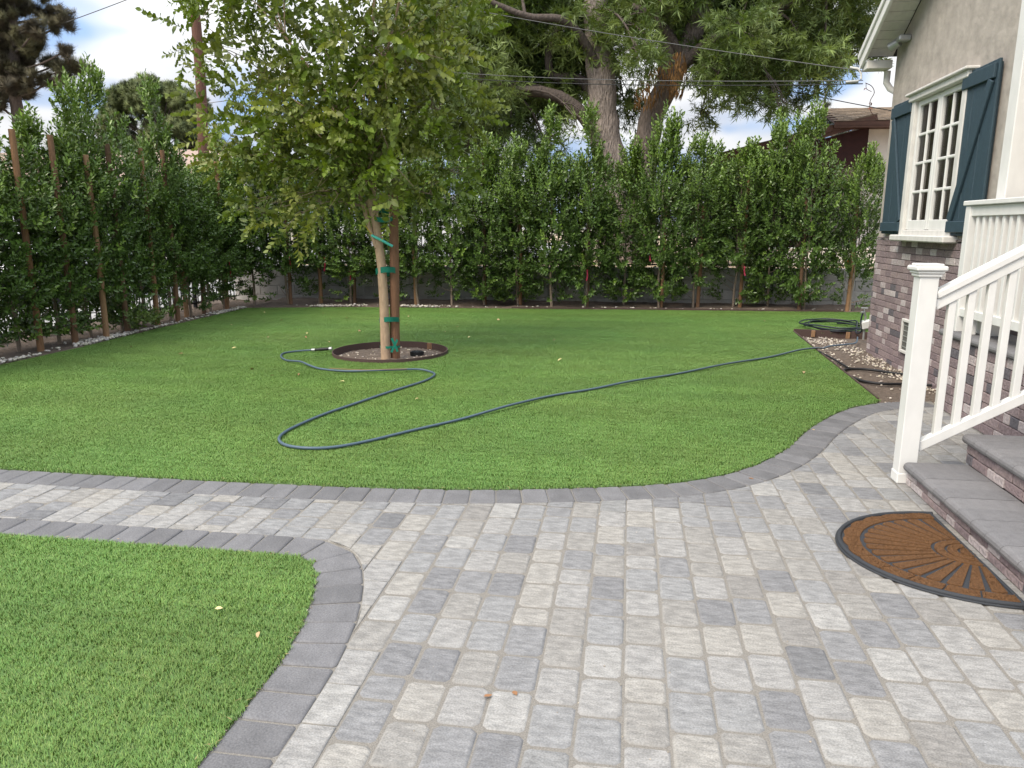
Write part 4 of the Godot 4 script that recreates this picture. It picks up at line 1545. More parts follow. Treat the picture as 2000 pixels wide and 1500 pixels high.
	# pink marking tapes
	var tp := [[-8.0, 0.98, -9.62, 0.34], [-7.75, 0.8, -10.3, 0.24], [-7.55, 0.95, -13.2, 0.26], [-6.85, 1.05, -14.3, 0.26], [-6.22, 1.0, -14.52, 0.28], [-5.78, 0.82, -14.72, 0.30], [-0.93, 0.78, -14.86, 0.22], [0.28, 1.15, -14.9, 0.2], [2.1, 0.85, -15.2, 0.18]]
	var tn := ["long pink tape hanging beside the street hedge's nearest bare stake", "short pink tape tied to a stake in the street hedge", "pink tape in the dark hedge corner", "faint pink tape by the wall hedge's corner stake", "bright pink tape on the stake before the grey wall", "pink tape tied below a forked stem near the staked tree", "orange pink tape low on a thin stem in the wall hedge", "small red pink tape in the middle of the wall hedge", "tiny pink tape low in the wall hedge near the house"]
	for k in tp.size():
		var q = tp[k]
		var b := MB.new()
		var p0 := Vector3(0, 0, 0)
		for j in 4:
			var p1 := p0 + Vector3(rf(-0.015, 0.015), -q[3] / 4, rf(-0.01, 0.01))
			b.bar(p0, p1, 0.026, 0.002, 0.0, Vector3(0.2, 0, 1).normalized())
			p0 = p1
		var o := part(self, "marking_tape", b.mesh(), M.pink_tape, Transform3D(Basis(Vector3.UP, rf(-0.5, 0.5)), Vector3(q[0] + 0.1, q[1], q[2] + 0.12)))
		tag(o, tn[k], "tape", "pink marking tapes")

func place_shrub(proto: Node3D, at: Vector3, sy: float, lab: String, grp: String, sx: float) -> void:
	var o: Node3D = proto.duplicate()
	put(o, "hedge_shrub")
	var s := sqrt(sy)
	o.transform = Transform3D(Basis(Vector3.UP, rf(0, TAU)).scaled(Vector3(sx, sy, sx)), at)
	tag(o, lab, "shrub", grp)

func crown_points(blobs: Array, per_r2: float, shell: float) -> Array:
	var pts := []
	for q in blobs:
		var n := int(per_r2 * q[3] * q[3])
		for k in n:
			var d := Vector3(rng.randfn(0, 1), rng.randfn(0, 1), rng.randfn(0, 1)).normalized()
			var r: float = q[3] * pow(rng.randf(), shell)
			pts.append([Vector3(q[0], q[1], q[2]) + d * r * Vector3(1, 0.85, 1), d, r / q[3], q])
	return pts

# ------------------------------------------------------------------ young tree in the ring
func ring_tree() -> void:
	var base := Vector3(-3.0, 0, -8.82)
	var t := thing("young_tree", "young staked tree with yellow-green leaves in the round edging ring", "tree", base)
	var b := MB.new()
	var fork := Vector3(-0.115, 1.88, 0)
	b.tube([Vector3(0, -0.08, 0), Vector3(0.0, 0.15, 0), Vector3(0.0, 0.7, 0), Vector3(-0.015, 1.15, 0), Vector3(-0.06, 1.6, 0), fork, Vector3(-0.14, 2.15, 0.0)], [0.066, 0.062, 0.058, 0.056, 0.053, 0.058, 0.045], 12)
	part(t, "trunk", b.mesh(), M.myrtle_bark)
	b = MB.new()
	b.tube([Vector3(-0.06, 1.35, 0.03), Vector3(-0.14, 1.62, 0.05), Vector3(-0.22, 1.95, 0.06), Vector3(-0.3, 2.3, 0.1)], [0.026, 0.028, 0.026, 0.02], 8)
	part(t, "trunk", b.mesh(), M.myrtle_bark)
	# crown: leafy clumps round the ends of limbs, in tree coordinates
	var wb := [[-5.45, 3.75, 0.42], [-5.0, 4.3, 0.6], [-4.55, 3.0, 0.55], [-4.75, 2.35, 0.5], [-4.95, 1.95, 0.34], [-4.75, 1.75, 0.25], [-4.3, 1.95, 0.42], [-4.05, 1.75, 0.3], [-3.75, 2.45, 0.6], [-3.3, 3.2, 0.75], [-4.1, 3.6, 0.75], [-3.6, 4.5, 0.85], [-2.65, 4.4, 0.75], [-2.55, 3.4, 0.72], [-2.05, 2.95, 0.5], [-2.45, 2.4, 0.5], [-2.2, 1.98, 0.36], [-2.5, 1.85, 0.25], [-2.95, 2.35, 0.5], [-3.2, 5.4, 0.8], [-4.3, 5.2, 0.7], [-2.3, 5.2, 0.6], [-1.95, 3.8, 0.45], [-3.6, 2.0, 0.35], [-5.15, 4.9, 0.5], [-4.0, 2.75, 0.6], [-1.95, 2.3, 0.3]]
	var blobs := []
	for k in wb.size():
		var q = wb[k].duplicate()
		q[0] = -3.35 + (q[0] + 3.35) * 0.84
		var sgn := 1.0 if k % 2 else -1.0
		blobs.append([q[0] + 3.0, q[1], sgn * rf(0.15, 1.15) * (0.6 + 0.4 * q[2]) * (0.35 if q[0] < -4.4 else 1.0), q[2]])
	for q in [[-0.35, 2.35, 0.55, 0.42], [0.15, 2.5, 0.5, 0.4], [-0.1, 2.9, 0.6, 0.5], [-0.7, 2.7, 0.5, 0.5]]:
		blobs.append(q)
	for k in 7:
		blobs.append([rf(-1.6, 0.7), rf(2.6, 4.8), rf(-0.5, 0.5), rf(0.5, 0.7)])
	# limbs
	b = MB.new()
	var tw := MB.new()
	var ends := []
	for k in 8:
		var a := TAU * k / 8.0
		var e := fork + Vector3(cos(a) * 0.75 - 0.25, rf(1.2, 2.6), sin(a) * 0.6)
		var m := fork.lerp(e, 0.5) + Vector3(cos(a) * -0.06, 0.22, sin(a) * -0.06)
		var pl := catmull([fork + Vector3(cos(a) * 0.02, -0.05, sin(a) * 0.02), fork.lerp(m, 0.5) + Vector3(0, 0.04, 0), m, e], 0.15)
		var rd := []
		for j in pl.size():
			rd.append(lerpf(0.030, 0.012, float(j) / pl.size()))
			ends.append(pl[j])
		b.tube(pl, rd, 7)
	part(t, "limbs", b.mesh(), M.myrtle_bark)
	for q in blobs:
		var c := Vector3(q[0], q[1], q[2])
		var best: Vector3 = ends[0]
		var score := 1e9
		for e in ends:
			var s: float = e.distance_to(c) + maxf(0.0, e.y - c.y + 0.2) * 0.7
			if s < score:
				score = s
				best = e
		var mid := best.lerp(c, 0.55) + Vector3(0, 0.12, 0)
		tw.tube(catmull([best, mid, c], 0.2), [0.013, 0.01, 0.008, 0.006, 0.005], 5, false)
		for j in 6:
			var d := Vector3(rng.randfn(0, 1), rng.randfn(0, 1), rng.randfn(0, 1)).normalized()
			var s0 := mid.lerp(c, rf(0.2, 1.0))
			tw.tube([s0, s0 + d * q[3] * 0.45 + Vector3(0, 0.03, 0), c + d * q[3] * 0.9], [0.006, 0.004, 0.002], 4, false)
	part(t, "twigs", tw.mesh(), M.myrtle_twig)
	var shoots := []
	for k in 4:
		shoots.append(sprig(500 + k, 13, 0.36, 0.102, 0.057, 0.35, 1.1, false, 0.3, true))
	var pts := crown_points(blobs, 165.0, 0.45)
	var xs := [[], [], [], []]
	var cs := [[], [], [], []]
	var hue := FastNoiseLite.new()
	hue.seed = 3
	hue.frequency = 0.9
	for q in pts:
		var p: Vector3 = q[0]
		if p.y < 1.42:
			continue
		if p.y < 2.0 and absf(p.x + 0.08) < 0.24 and p.z > -0.2:
			continue
		var d: Vector3 = (q[1] * 0.9 + Vector3(rf(-0.6, 0.6), rf(-0.75, 0.3), rf(-0.6, 0.6))).normalized()
		var k := 0
		xs[k].append(Transform3D(facing(d, rf(0, TAU)).scaled(Vector3.ONE * rf(0.7, 1.2)), p))
		var v := rf(0.75, 1.25)
		var c := Color(0.145 * v, 0.215 * v, 0.028 * v)
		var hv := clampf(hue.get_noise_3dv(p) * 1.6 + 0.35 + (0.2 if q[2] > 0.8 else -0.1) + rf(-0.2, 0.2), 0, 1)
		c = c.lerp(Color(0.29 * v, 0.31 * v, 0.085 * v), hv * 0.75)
		if rng.randf() < 0.0:
			c = Color(0.26 * v, 0.17 * v, 0.06 * v)
		cs[k].append(c)
	multi(t, "foliage", shoots[0], M.myrtle_leaf, xs[0], cs[0]).set_meta("kind", "stuff")
	# stake beside the trunk
	b = MB.new()
	b.tube([Vector3(0, -0.1, 0), Vector3(0.0, 0.3, 0), Vector3(0.005, 1.2, 0), Vector3(0.0, 2.02, 0)], [0.063, 0.061, 0.058, 0.056], 14)
	var sk := part(self, "tree_stake", b.mesh(), mat("ring_stake", lin(0.19, 0.10, 0.058), 0.85, "mottle", Vector3(4, 0.5, 4), "rough", 0.4), Transform3D(Basis(Vector3.BACK, -0.022), Vector3(-2.905, 0, -8.90)))
	tag(sk, "thick round brown stake tied to the young tree's trunk", "stake")
	# green ties
	var ties := [[0.42, 0.0, 0.05, "green tie strap lowest of five, crossed near the ground"], [0.86, 0.02, 0.075, "wide green tie strap at knee height round trunk and stake"], [1.22, 0.03, 0.075, "green tie strap sloping round trunk and stake below the mint tag"], [1.66, -0.06, 0.06, "green tie strap near the top of the brown stake"]]
	for k in 4:
		var q = ties[k]
		var y: float = [0.13, 0.46, 1.06, 1.74][k]
		var cx: float = -2.955 - [0.0, 0.0, 0.02, 0.05][k]
		b = MB.new()
		var hw: float = [0.128, 0.125, 0.128, 0.15][k]
		var loop := []
		for j in 25:
			var a := TAU * j / 24.0
			loop.append(Vector3(cos(a) * hw, sin(a + 0.4) * q[1] + rf(-0.002, 0.002), sin(a) * 0.10))
		var hgt: float = [0.03, 0.06, 0.07, 0.055][k]
		for j in 24:
			var u := Vector3(loop[j].x, 0, loop[j].z).normalized()
			var v2 := Vector3(loop[j + 1].x, 0, loop[j + 1].z).normalized()
			var i0 := b.vert(loop[j] - Vector3(0, hgt / 2, 0), u)
			var i1 := b.vert(loop[j + 1] - Vector3(0, hgt / 2, 0), v2)
			var i2 := b.vert(loop[j + 1] + Vector3(0, hgt / 2, 0), v2)
			var i3 := b.vert(loop[j] + Vector3(0, hgt / 2, 0), u)
			b.tri(i0, i1, i2); b.tri(i0, i2, i3)
		if k == 0:
			b.bar(Vector3(0.05, -0.06, 0.105), Vector3(0.13, 0.1, 0.1), 0.03, 0.004, 0.0, Vector3.BACK)
			b.bar(Vector3(0.06, 0.12, 0.105), Vector3(0.13, -0.05, 0.1), 0.03, 0.004, 0.0, Vector3.BACK)
		M.green_tie.cull_mode = BaseMaterial3D.CULL_DISABLED
		var o := part(self, "tree_tie", b.mesh(), M.green_tie, Transform3D(Basis.IDENTITY, Vector3(cx, y, -8.86)))
		tag(o, q[3], "tie", "ties round the young tree")
	b = MB.new()
	b.tube([Vector3(-3.10, 1.50, -8.75), Vector3(-2.97, 1.44, -8.73), Vector3(-2.86, 1.37, -8.80)], [0.016, 0.017, 0.016], 8)
	var mt := part(self, "mint_tag", b.mesh(), M.mint_tag)
	tag(mt, "mint green plastic sleeve on the wire between trunk and stake", "tag")
	b = MB.new()
	b.tube([Vector3(-3.2, 1.64, -8.76), Vector3(-3.14, 1.56, -8.75), Vector3(-3.08, 1.49, -8.75)], [0.006, 0.006, 0.006], 6)
	var yw := part(mt, "support_wire", b.mesh(), M.yellow_wire)
	b = MB.new()
	b.tube([Vector3(-3.19, 1.95, -8.80), Vector3(-3.14, 1.955, -8.75), Vector3(-3.08, 1.95, -8.79)], [0.018, 0.019, 0.018], 8)
	var mt2 := part(self, "mint_tag", b.mesh(), M.mint_tag)
	tag(mt2, "mint green tag at the fork of the young tree's trunk", "tag")
	# edging ring, bubbler cap, wood peg
	b = MB.new()
	for k in 64:
		var a := TAU * k / 64.0
		var a2 := TAU * (k + 1) / 64.0
		for e in [[0.738, 1.0], [0.726, -1.0]]:
			var n1: Vector3 = Vector3(cos(a), 0, sin(a)) * e[1]
			var n2: Vector3 = Vector3(cos(a2), 0, sin(a2)) * e[1]
			var i0 := b.vert(Vector3(cos(a) * e[0], -0.12, sin(a) * e[0]), n1)
			var i1 := b.vert(Vector3(cos(a2) * e[0], -0.12, sin(a2) * e[0]), n2)
			var i2 := b.vert(Vector3(cos(a2) * e[0], 0.048, sin(a2) * e[0]), n2)
			var i3 := b.vert(Vector3(cos(a) * e[0], 0.048, sin(a) * e[0]), n1)
			b.tri(i0, i1, i2); b.tri(i0, i2, i3)
		b.face([Vector3(cos(a) * 0.738, 0.048, sin(a) * 0.738), Vector3(cos(a2) * 0.738, 0.048, sin(a2) * 0.738), Vector3(cos(a2) * 0.726, 0.048, sin(a2) * 0.726), Vector3(cos(a) * 0.726, 0.048, sin(a) * 0.726)], Vector3.UP)
	var rg := part(self, "edging_ring", b.mesh(), M.edging, Transform3D(Basis.IDENTITY, Vector3(RING.x, 0, RING.y)))
	tag(rg, "round dark brown edging ring set in the lawn round the young tree", "lawn edging")
	var fn := FastNoiseLite.new()
	fn.seed = 8
	fn.frequency = 0.35
	fn.fractal_octaves = 5
	b = MB.new()
	var n := 44
	for j in n + 1:
		for i in n + 1:
			var p := Vector2(-0.72 + 1.44 * i / n, -0.72 + 1.44 * j / n)
			if p.length() > 0.722:
				p = p.normalized() * 0.722
			var hf := func(q: Vector2) -> float: return -0.045 + fn.get_noise_2d(q.x * 60.0, q.y * 60.0) * 0.022 + 0.03 * exp(-q.distance_to(Vector2(0.05, 0.22)) * 4.0)
			var y: float = hf.call(p)
			b.vert(Vector3(p.x, y, p.y), Vector3(-(hf.call(p + Vector2(0.01, 0)) - y) / 0.01, 1, -(hf.call(p + Vector2(0, 0.01)) - y) / 0.01).normalized())
	for j in n:
		for i in n:
			var p := j * (n + 1) + i
			b.tri(p, p + 1, p + n + 1)
			b.tri(p + 1, p + n + 2, p + n + 1)
	var so := part(self, "soil", b.mesh(), M.ring_soil, Transform3D(Basis.IDENTITY, Vector3(RING.x, 0, RING.y)))
	so.set_meta("kind", "structure")
	var bc := thing("drain_cap", "round black plastic drain cap lying on the soil inside the ring", "drain cap", Vector3(-2.70, -0.04, -9.18))
	b = MB.new()
	b.tube([Vector3(0, 0, 0), Vector3(0, 0.05, 0), Vector3(0, 0.058, 0)], [0.088, 0.092, 0.082], 20)
	part(bc, "lid", b.mesh(), M.black_plastic)
	b = MB.new()
	for k in 8:
		b.box(Vector3(cos(k * TAU / 8) * 0.05, 0.06, sin(k * TAU / 8) * 0.05), Vector3(0.035, 0.006, 0.01), 0.0, Basis(Vector3.UP, -k * TAU / 8))
	part(bc, "rib", b.mesh(), M.black_plastic)
	var pg := bx(self, "edging_peg", Vector3(-2.67, 0.0, -9.70), Vector3(0.07, 0.1, 0.03), M.stake1, 0.004)
	tag(pg, "short wooden peg against the inside of the edging ring", "peg")

# ------------------------------------------------------------------ big trees, pine, others
func limb(b: MB, p: Array, r0: float, r1: float, sides := 9) -> void:
	var pl := catmull(p, 0.25)
	var rd := []
	for k in pl.size():
		rd.append(lerpf(r0, r1, float(k) / (pl.size() - 1)))
		pl[k] += Vector3(rf(-1, 1), rf(-1, 1), rf(-1, 1)) * r0 * 0.06
	b.tube(pl, rd, sides)

func spray(sd: int, count: int) -> ArrayMesh:
	# hanging spray of long narrow leaves
	var r := RandomNumberGenerator.new()
	r.seed = sd
	var b := MB.new()
	b.col = Color(0.5, 0.45, 0.4)
	b.tube([Vector3.ZERO, Vector3(0, 0.2, 0), Vector3(0.04, 0.38, 0)], [0.006, 0.004, 0.002], 3, false)
	for k in count:
		var t := r.randf()
		var base := Vector3(0.04 * t * t, 0.38 * t, 0)
		var a := r.randf_range(0, TAU)
		var el := r.randf_range(0.35, 1.5)
		var d := (Vector3(cos(a), 0, sin(a)) * sin(el) + Vector3.UP * cos(el)).normalized()
		var up := Vector3(-cos(a) * cos(el), sin(el), -sin(a) * cos(el)).normalized()
		var v := r.randf_range(0.7, 1.25)
		b.col = Color(v, v, v * 0.95)
		b.leaf(base, d, up.rotated(d, r.randf_range(-0.7, 0.7)), r.randf_range(0.13, 0.23), r.randf_range(0.020, 0.030), 0.25, true)
	return b.mesh()

func leafy_crown(t: Node3D, origin: Vector3, blobs: Array, per: float, sprays: Array, m: Material, base: Color, light: Color, hang: float, sd: int, size := 1.0) -> void:
	var pts := crown_points(blobs, per, 0.4)
	var hue := FastNoiseLite.new()
	hue.seed = sd
	hue.frequency = 0.5
	var n := sprays.size()
	var xs := []
	var cs := []
	for k in n:
		xs.append([]); cs.append([])
	for q in pts:
		var p: Vector3 = q[0] - origin
		if hang > 0.45 and p.z > -0.45 and p.y < 5.6 and (absf(p.x + 0.15 + 0.06 * p.y) < 0.55 if origin.x < -0.3 else absf(p.x - 0.02 - 0.3 * maxf(p.y - 3.6, 0.0)) < 0.55) and rng.randf() < 0.8:
			continue
		var d: Vector3 = (q[1] * 0.8 + Vector3(rf(-0.6, 0.6), rf(-0.6, 0.6) - hang, rf(-0.6, 0.6))).normalized()
		var k := 0
		xs[k].append(Transform3D(facing(d, rf(0, TAU)).scaled(Vector3.ONE * rf(0.7, 1.3) * size), p))
		var v := rf(0.75, 1.25)
		var hv := clampf(hue.get_noise_3dv(q[0]) * 1.8 + 0.42 + rf(-0.25, 0.25), 0, 1)
		var c := base.lerp(light, hv)
		cs[k].append(Color(c.r * v, c.g * v, c.b * v))
	multi(t, "foliage", sprays[sd % n], m, xs[0], cs[0]).set_meta("kind", "stuff")

func twigs_to(b: MB, starts: Array, blobs: Array, origin: Vector3, r: float) -> void:
	for q in blobs:
		var c := Vector3(q[0], q[1], q[2]) - origin
		var best: Vector3 = starts[0]
		for e in starts:
			if e.distance_to(c) < best.distance_to(c):
				best = e
		var mid := best.lerp(c, 0.5) + Vector3(0, 0.15 * best.distance_to(c), 0)
		b.tube(catmull([best, mid, c], 0.4), [r, r * 0.8, r * 0.65, r * 0.5, r * 0.4], 6, false)
		for j in 5:
			var d := Vector3(rng.randfn(0, 1), rng.randfn(0, 0.7), rng.randfn(0, 1)).normalized()
			var s0 := mid.lerp(c, rf(0.3, 1.0))
			b.tube([s0, s0.lerp(c + d * q[3] * 0.9, 0.5) + Vector3(0, 0.08, 0), c + d * q[3] * 0.9], [r * 0.45, r * 0.3, r * 0.15], 4, false)

func big_trees() -> void:
	var sprays := []
	for k in 4:
		sprays.append(spray(700 + k, 30))
	var green := Color(0.095, 0.148, 0.033)
	var lite := Color(0.21, 0.275, 0.08)
	# tree with the upright trunk
	var o1 := Vector3(-0.45, 0.5, -20.0)
	var t1 := thing("big_tree", "big tree with straight grey trunk and long limb reaching sideways", "tree", o1)
	var b := MB.new()
	limb(b, [Vector3(0.15, -0.1, 0), Vector3(0.0, 1.2, 0), Vector3(-0.08, 2.5, 0), Vector3(-0.3, 3.5, 0), Vector3(-0.45, 4.8, 0), Vector3(-0.6, 6.4, 0), Vector3(-0.75, 8.6, 0)], 0.50, 0.24, 16)
	part(t1, "trunk", b.mesh(), M.tree_bark)
	b = MB.new()
	limb(b, [Vector3(-0.25, 3.0, 0.1), Vector3(-0.75, 3.75, 0.2), Vector3(-1.25, 4.2, 0.3), Vector3(-1.9, 4.42, 0.4), Vector3(-2.6, 4.45, 0.5), Vector3(-3.3, 4.7, 0.6)], 0.20, 0.10)
	limb(b, [Vector3(-0.4, 3.5, -0.3), Vector3(-0.75, 4.6, -0.3), Vector3(-1.2, 4.85, -0.2), Vector3(-1.7, 4.9, -0.1), Vector3(-1.75, 5.5, 0), Vector3(-1.55, 6.0, 0)], 0.17, 0.08)
	limb(b, [Vector3(-0.5, 5.0, 0.2), Vector3(-1.2, 5.9, 0.8), Vector3(-2.2, 6.0, 1.2), Vector3(-3.2, 6.4, 1.4)], 0.13, 0.05)
	limb(b, [Vector3(-0.6, 6.0, -0.2), Vector3(0.2, 7.0, -0.6), Vector3(0.7, 8.0, -0.9)], 0.14, 0.06)
	part(t1, "limb", b.mesh(), M.dark_bark)
	var bl := []
	for q in [[-4.5, 6.5, 0.95], [-3.4, 6.4, 0.95], [-2.4, 5.7, 0.8], [-3.7, 5.0, 0.8], [-2.6, 4.6, 0.6], [-4.6, 4.5, 0.8], [-1.5, 6.4, 0.8], [-0.2, 6.3, 0.7], [-0.3, 4.9, 0.5], [-3.0, 7.4, 1.0], [-1.6, 7.6, 1.0], [-0.2, 7.8, 1.0], [-4.6, 7.6, 1.0], [-5.5, 5.6, 0.8], [-1.9, 4.9, 0.55], [-3.2, 3.9, 0.55], [-5.4, 4.0, 0.6], [-2.2, 3.6, 0.45], [-4.4, 3.5, 0.5], [-1.0, 5.6, 0.5], [-3.3, 8.6, 1.1], [-1.2, 9.0, 1.1], [-5.6, 6.8, 0.8], [0.1, 5.5, 0.45], [-3.0, 5.4, 0.8], [-1.9, 5.6, 0.7], [-4.1, 5.7, 0.8], [-1.2, 4.1, 0.35]]:
		bl.append([q[0], q[1], -20.0 + rf(-1.6, 1.6), q[2]])
		if q[2] > 0.7:
			bl.append([q[0] + rf(-0.4, 0.4), q[1] + rf(-0.3, 0.3), -20.0 - rf(1.2, 2.6), q[2]])
	b = MB.new()
	twigs_to(b, [Vector3(-0.6, 6.4, 0), Vector3(-1.6, 6.0, 0), Vector3(-2.2, 6.0, 1.2), Vector3(-3.3, 4.7, 0.6), Vector3(-2.6, 4.45, 0.5), Vector3(0.5, 7.6, -0.8)], bl, o1, 0.05)
	part(t1, "branches", b.mesh(), M.dark_bark)
	leafy_crown(t1, o1, bl, 290.0, sprays, M.tree_leaf, green, lite, 0.55, 71)
	# tree with the leaning, forked trunk
	var o2 := Vector3(0.25, 0.5, -20.2)
	var t2 := thing("big_tree", "big tree with dark leaning trunk that forks above the hedge", "tree", o2)
	b = MB.new()
	limb(b, [Vector3(0.1, -0.1, 0), Vector3(0.0, 1.5, 0), Vector3(0.06, 3.0, 0), Vector3(0.22, 3.95, 0), Vector3(0.6, 4.75, 0), Vector3(0.98, 5.5, 0), Vector3(1.3, 6.3, 0), Vector3(1.6, 7.6, 0)], 0.42, 0.20, 14)
	part(t2, "trunk", b.mesh(), M.tree_bark_dark)
	b = MB.new()
	limb(b, [Vector3(0.55, 4.7, 0.05), Vector3(0.5, 5.5, 0.1), Vector3(0.52, 6.4, 0.1), Vector3(0.7, 7.8, 0)], 0.27, 0.16, 12)
	part(t2, "trunk", b.mesh(), M.tree_bark_dark)
	b = MB.new()
	limb(b, [Vector3(0.75, 4.95, 0.1), Vector3(1.4, 5.45, 0.3), Vector3(2.0, 5.75, 0.4), Vector3(2.9, 6.1, 0.6), Vector3(4.0, 6.4, 0.8)], 0.18, 0.07)
	limb(b, [Vector3(0.78, 5.3, 0.15), Vector3(0.35, 5.9, 0.4), Vector3(-0.1, 6.2, 0.5), Vector3(-0.4, 6.35, 0.5)], 0.15, 0.08)
	limb(b, [Vector3(0.2, 6.0, 0.45), Vector3(0.3, 6.5, 0.4), Vector3(0.55, 6.9, 0.3)], 0.10, 0.06)
	limb(b, [Vector3(1.0, 5.6, -0.1), Vector3(1.5, 6.6, -0.6), Vector3(2.4, 7.6, -1.0)], 0.15, 0.06)
	part(t2, "limb", b.mesh(), M.dark_bark)
	bl = []
	for q in [[1.6, 5.9, 0.55], [2.3, 5.9, 0.75], [3.1, 6.3, 0.85], [3.9, 5.7, 0.7], [4.7, 6.2, 0.75], [5.3, 6.5, 0.65], [3.0, 5.35, 0.6], [4.3, 5.4, 0.5], [3.7, 4.95, 0.4], [1.9, 5.1, 0.5], [2.4, 4.8, 0.4], [1.7, 4.5, 0.3], [0.9, 7.2, 0.8], [2.2, 7.2, 0.9], [3.6, 7.4, 0.9], [5.0, 7.3, 0.8], [1.4, 8.4, 1.0], [3.0, 8.5, 1.0], [-0.1, 7.0, 0.5], [4.6, 5.05, 0.3], [3.3, 4.35, 0.22], [5.5, 5.9, 0.4], [2.7, 5.6, 0.6], [1.0, 6.4, 0.4]]:
		bl.append([q[0], q[1], -20.0 + rf(-1.3, 1.3), q[2]])
		if q[2] > 0.7:
			bl.append([q[0] + rf(-0.4, 0.4), q[1] + rf(-0.2, 0.3), -20.0 - rf(1.2, 2.4), q[2]])
	b = MB.new()
	twigs_to(b, [Vector3(1.3, 6.3, 0), Vector3(2.0, 5.75, 0.4), Vector3(2.9, 6.1, 0.6), Vector3(4.0, 6.4, 0.8), Vector3(2.4, 7.6, -1.0), Vector3(0.6, 6.9, 0.3)], bl, o2, 0.045)
	part(t2, "branches", b.mesh(), M.dark_bark)
	leafy_crown(t2, o2, bl, 270.0, sprays, M.tree_leaf, Color(0.095, 0.15, 0.034), Color(0.21, 0.28, 0.085), 0.5, 72)
	# brown withered bunches hanging at the fork
	for k in 2:
		var c: Vector3 = [Vector3(0.38, 5.0, -19.72), Vector3(0.98, 5.25, -19.75)][k]
		b = MB.new()
		for j in 260:
			var v := rf(0.5, 1.5)
			b.col = Color(0.16 * v, 0.085 * v, 0.030 * v)
			var an := rf(-1.2, 1.2)
			var y := rf(-0.5, 0.5)
			var wd := (0.40 if k == 0 else 0.28) * (1.0 - absf(y) * 0.8)
			var p := Vector3(sin(an) * wd + y * 0.35 * (1 - k), y, cos(an) * 0.16 + 0.12)
			b.leaf(p, Vector3(rf(-0.3, 0.3), -1, rf(-0.1, 0.35)).normalized(), Vector3(sin(an), 0.2, cos(an)).normalized(), rf(0.12, 0.2), 0.035, 0.1, true)
		var o := part(self, "dry_bunch", b.mesh(), M.seed_brown, Transform3D(Basis.IDENTITY, c))
		tag(o, ["large bunch of withered brown leaves hanging on the leaning trunk", "smaller bunch of withered brown leaves hanging in the trunk's fork"][k], "dead leaves", "withered bunches on the leaning tree")
	# dark tree and bushes filling the gap behind the young tree
	var o3 := Vector3(-8.8, 0.6, -24)
	var t3 := thing("background_tree", "dark bushy tree behind the young staked tree", "tree", o3)
	b = MB.new()
	limb(b, [Vector3.ZERO, Vector3(0.1, 1.5, 0), Vector3(-0.1, 3.2, 0)], 0.16, 0.08)
	bl = []
	for q in [[-8.6, 3.6, 0.9], [-9.8, 3.3, 0.8], [-7.6, 3.4, 0.8], [-8.8, 4.6, 0.7], [-9.3, 2.4, 0.8], [-8.0, 2.4, 0.8], [-6.8, 3.0, 0.7]]:
		bl.append([q[0], q[1], -24.0 + rf(-0.6, 0.6), q[2]])
	twigs_to(b, [Vector3(-0.1, 3.0, 0), Vector3(0.1, 1.8, 0)], bl, o3, 0.04)
	part(t3, "trunk", b.mesh(), M.dark_bark)
	leafy_crown(t3, o3, bl, 150.0, sprays, M.tree_leaf, Color(0.035, 0.06, 0.02), Color(0.08, 0.11, 0.03), 0.2, 73, 0.9)
	# low shrubs just behind the wall in the middle
	for k in 4:
		var c: Vector3 = [Vector3(-2.9, 0.65, -17.8), Vector3(1.4, 0.65, -18.6), Vector3(2.8, 0.65, -18.8), Vector3(-0.9, 0.65, -22.5)][k]
		var tb := thing("background_shrub", ["bushy shrub behind the wall below the limb of the straight tree", "bushy shrub behind the wall under the leaning tree", "bushy shrub behind the wall before the dark porch", "bushy shrub between the two big trunks"][k], "shrub", c, "shrubs beyond the block wall")
		b = MB.new()
		b.tube([Vector3.ZERO, Vector3(0, 1.0, 0)], [0.05, 0.03], 7)
		bl = []
		for j in 5:
			bl.append([c.x + rf(-0.5, 0.5), c.y + 0.7 + j * 0.36, c.z + rf(-0.4, 0.4), rf(0.42, 0.6)])
		twigs_to(b, [Vector3(0, 0.9, 0)], bl, c, 0.025)
		part(tb, "stem", b.mesh(), M.dark_bark)
		leafy_crown(tb, c, bl, 170.0, sprays, M.tree_leaf, Color(0.045, 0.075, 0.02), Color(0.13, 0.15, 0.04), 0.2, 80 + k, 0.85)
	needle_trees()

func tuft(sd: int, count: int, ln: float, w: float) -> ArrayMesh:
	var r := RandomNumberGenerator.new()
	r.seed = sd
	var b := MB.new()
	for k in count:
		var d := Vector3(r.randfn(0, 1), r.randfn(0.7, 1), r.randfn(0, 1)).normalized()
		var s := d.cross(Vector3(0.3, 1, 0.2)).normalized() * w
		var v := r.randf_range(0.65, 1.3)
		b.col = Color(v, v, v)
		var n := (Vector3.UP * 0.6 + d).normalized()
		var base := Vector3(r.randf_range(-1, 1), r.randf_range(-1, 1), r.randf_range(-1, 1)) * ln * 0.25
		var i0 := b.vert(base - s, n)
		var i1 := b.vert(base + s, n)
		var i2 := b.vert(base + d * ln, n)
		b.tri(i0, i1, i2)
	return b.mesh()

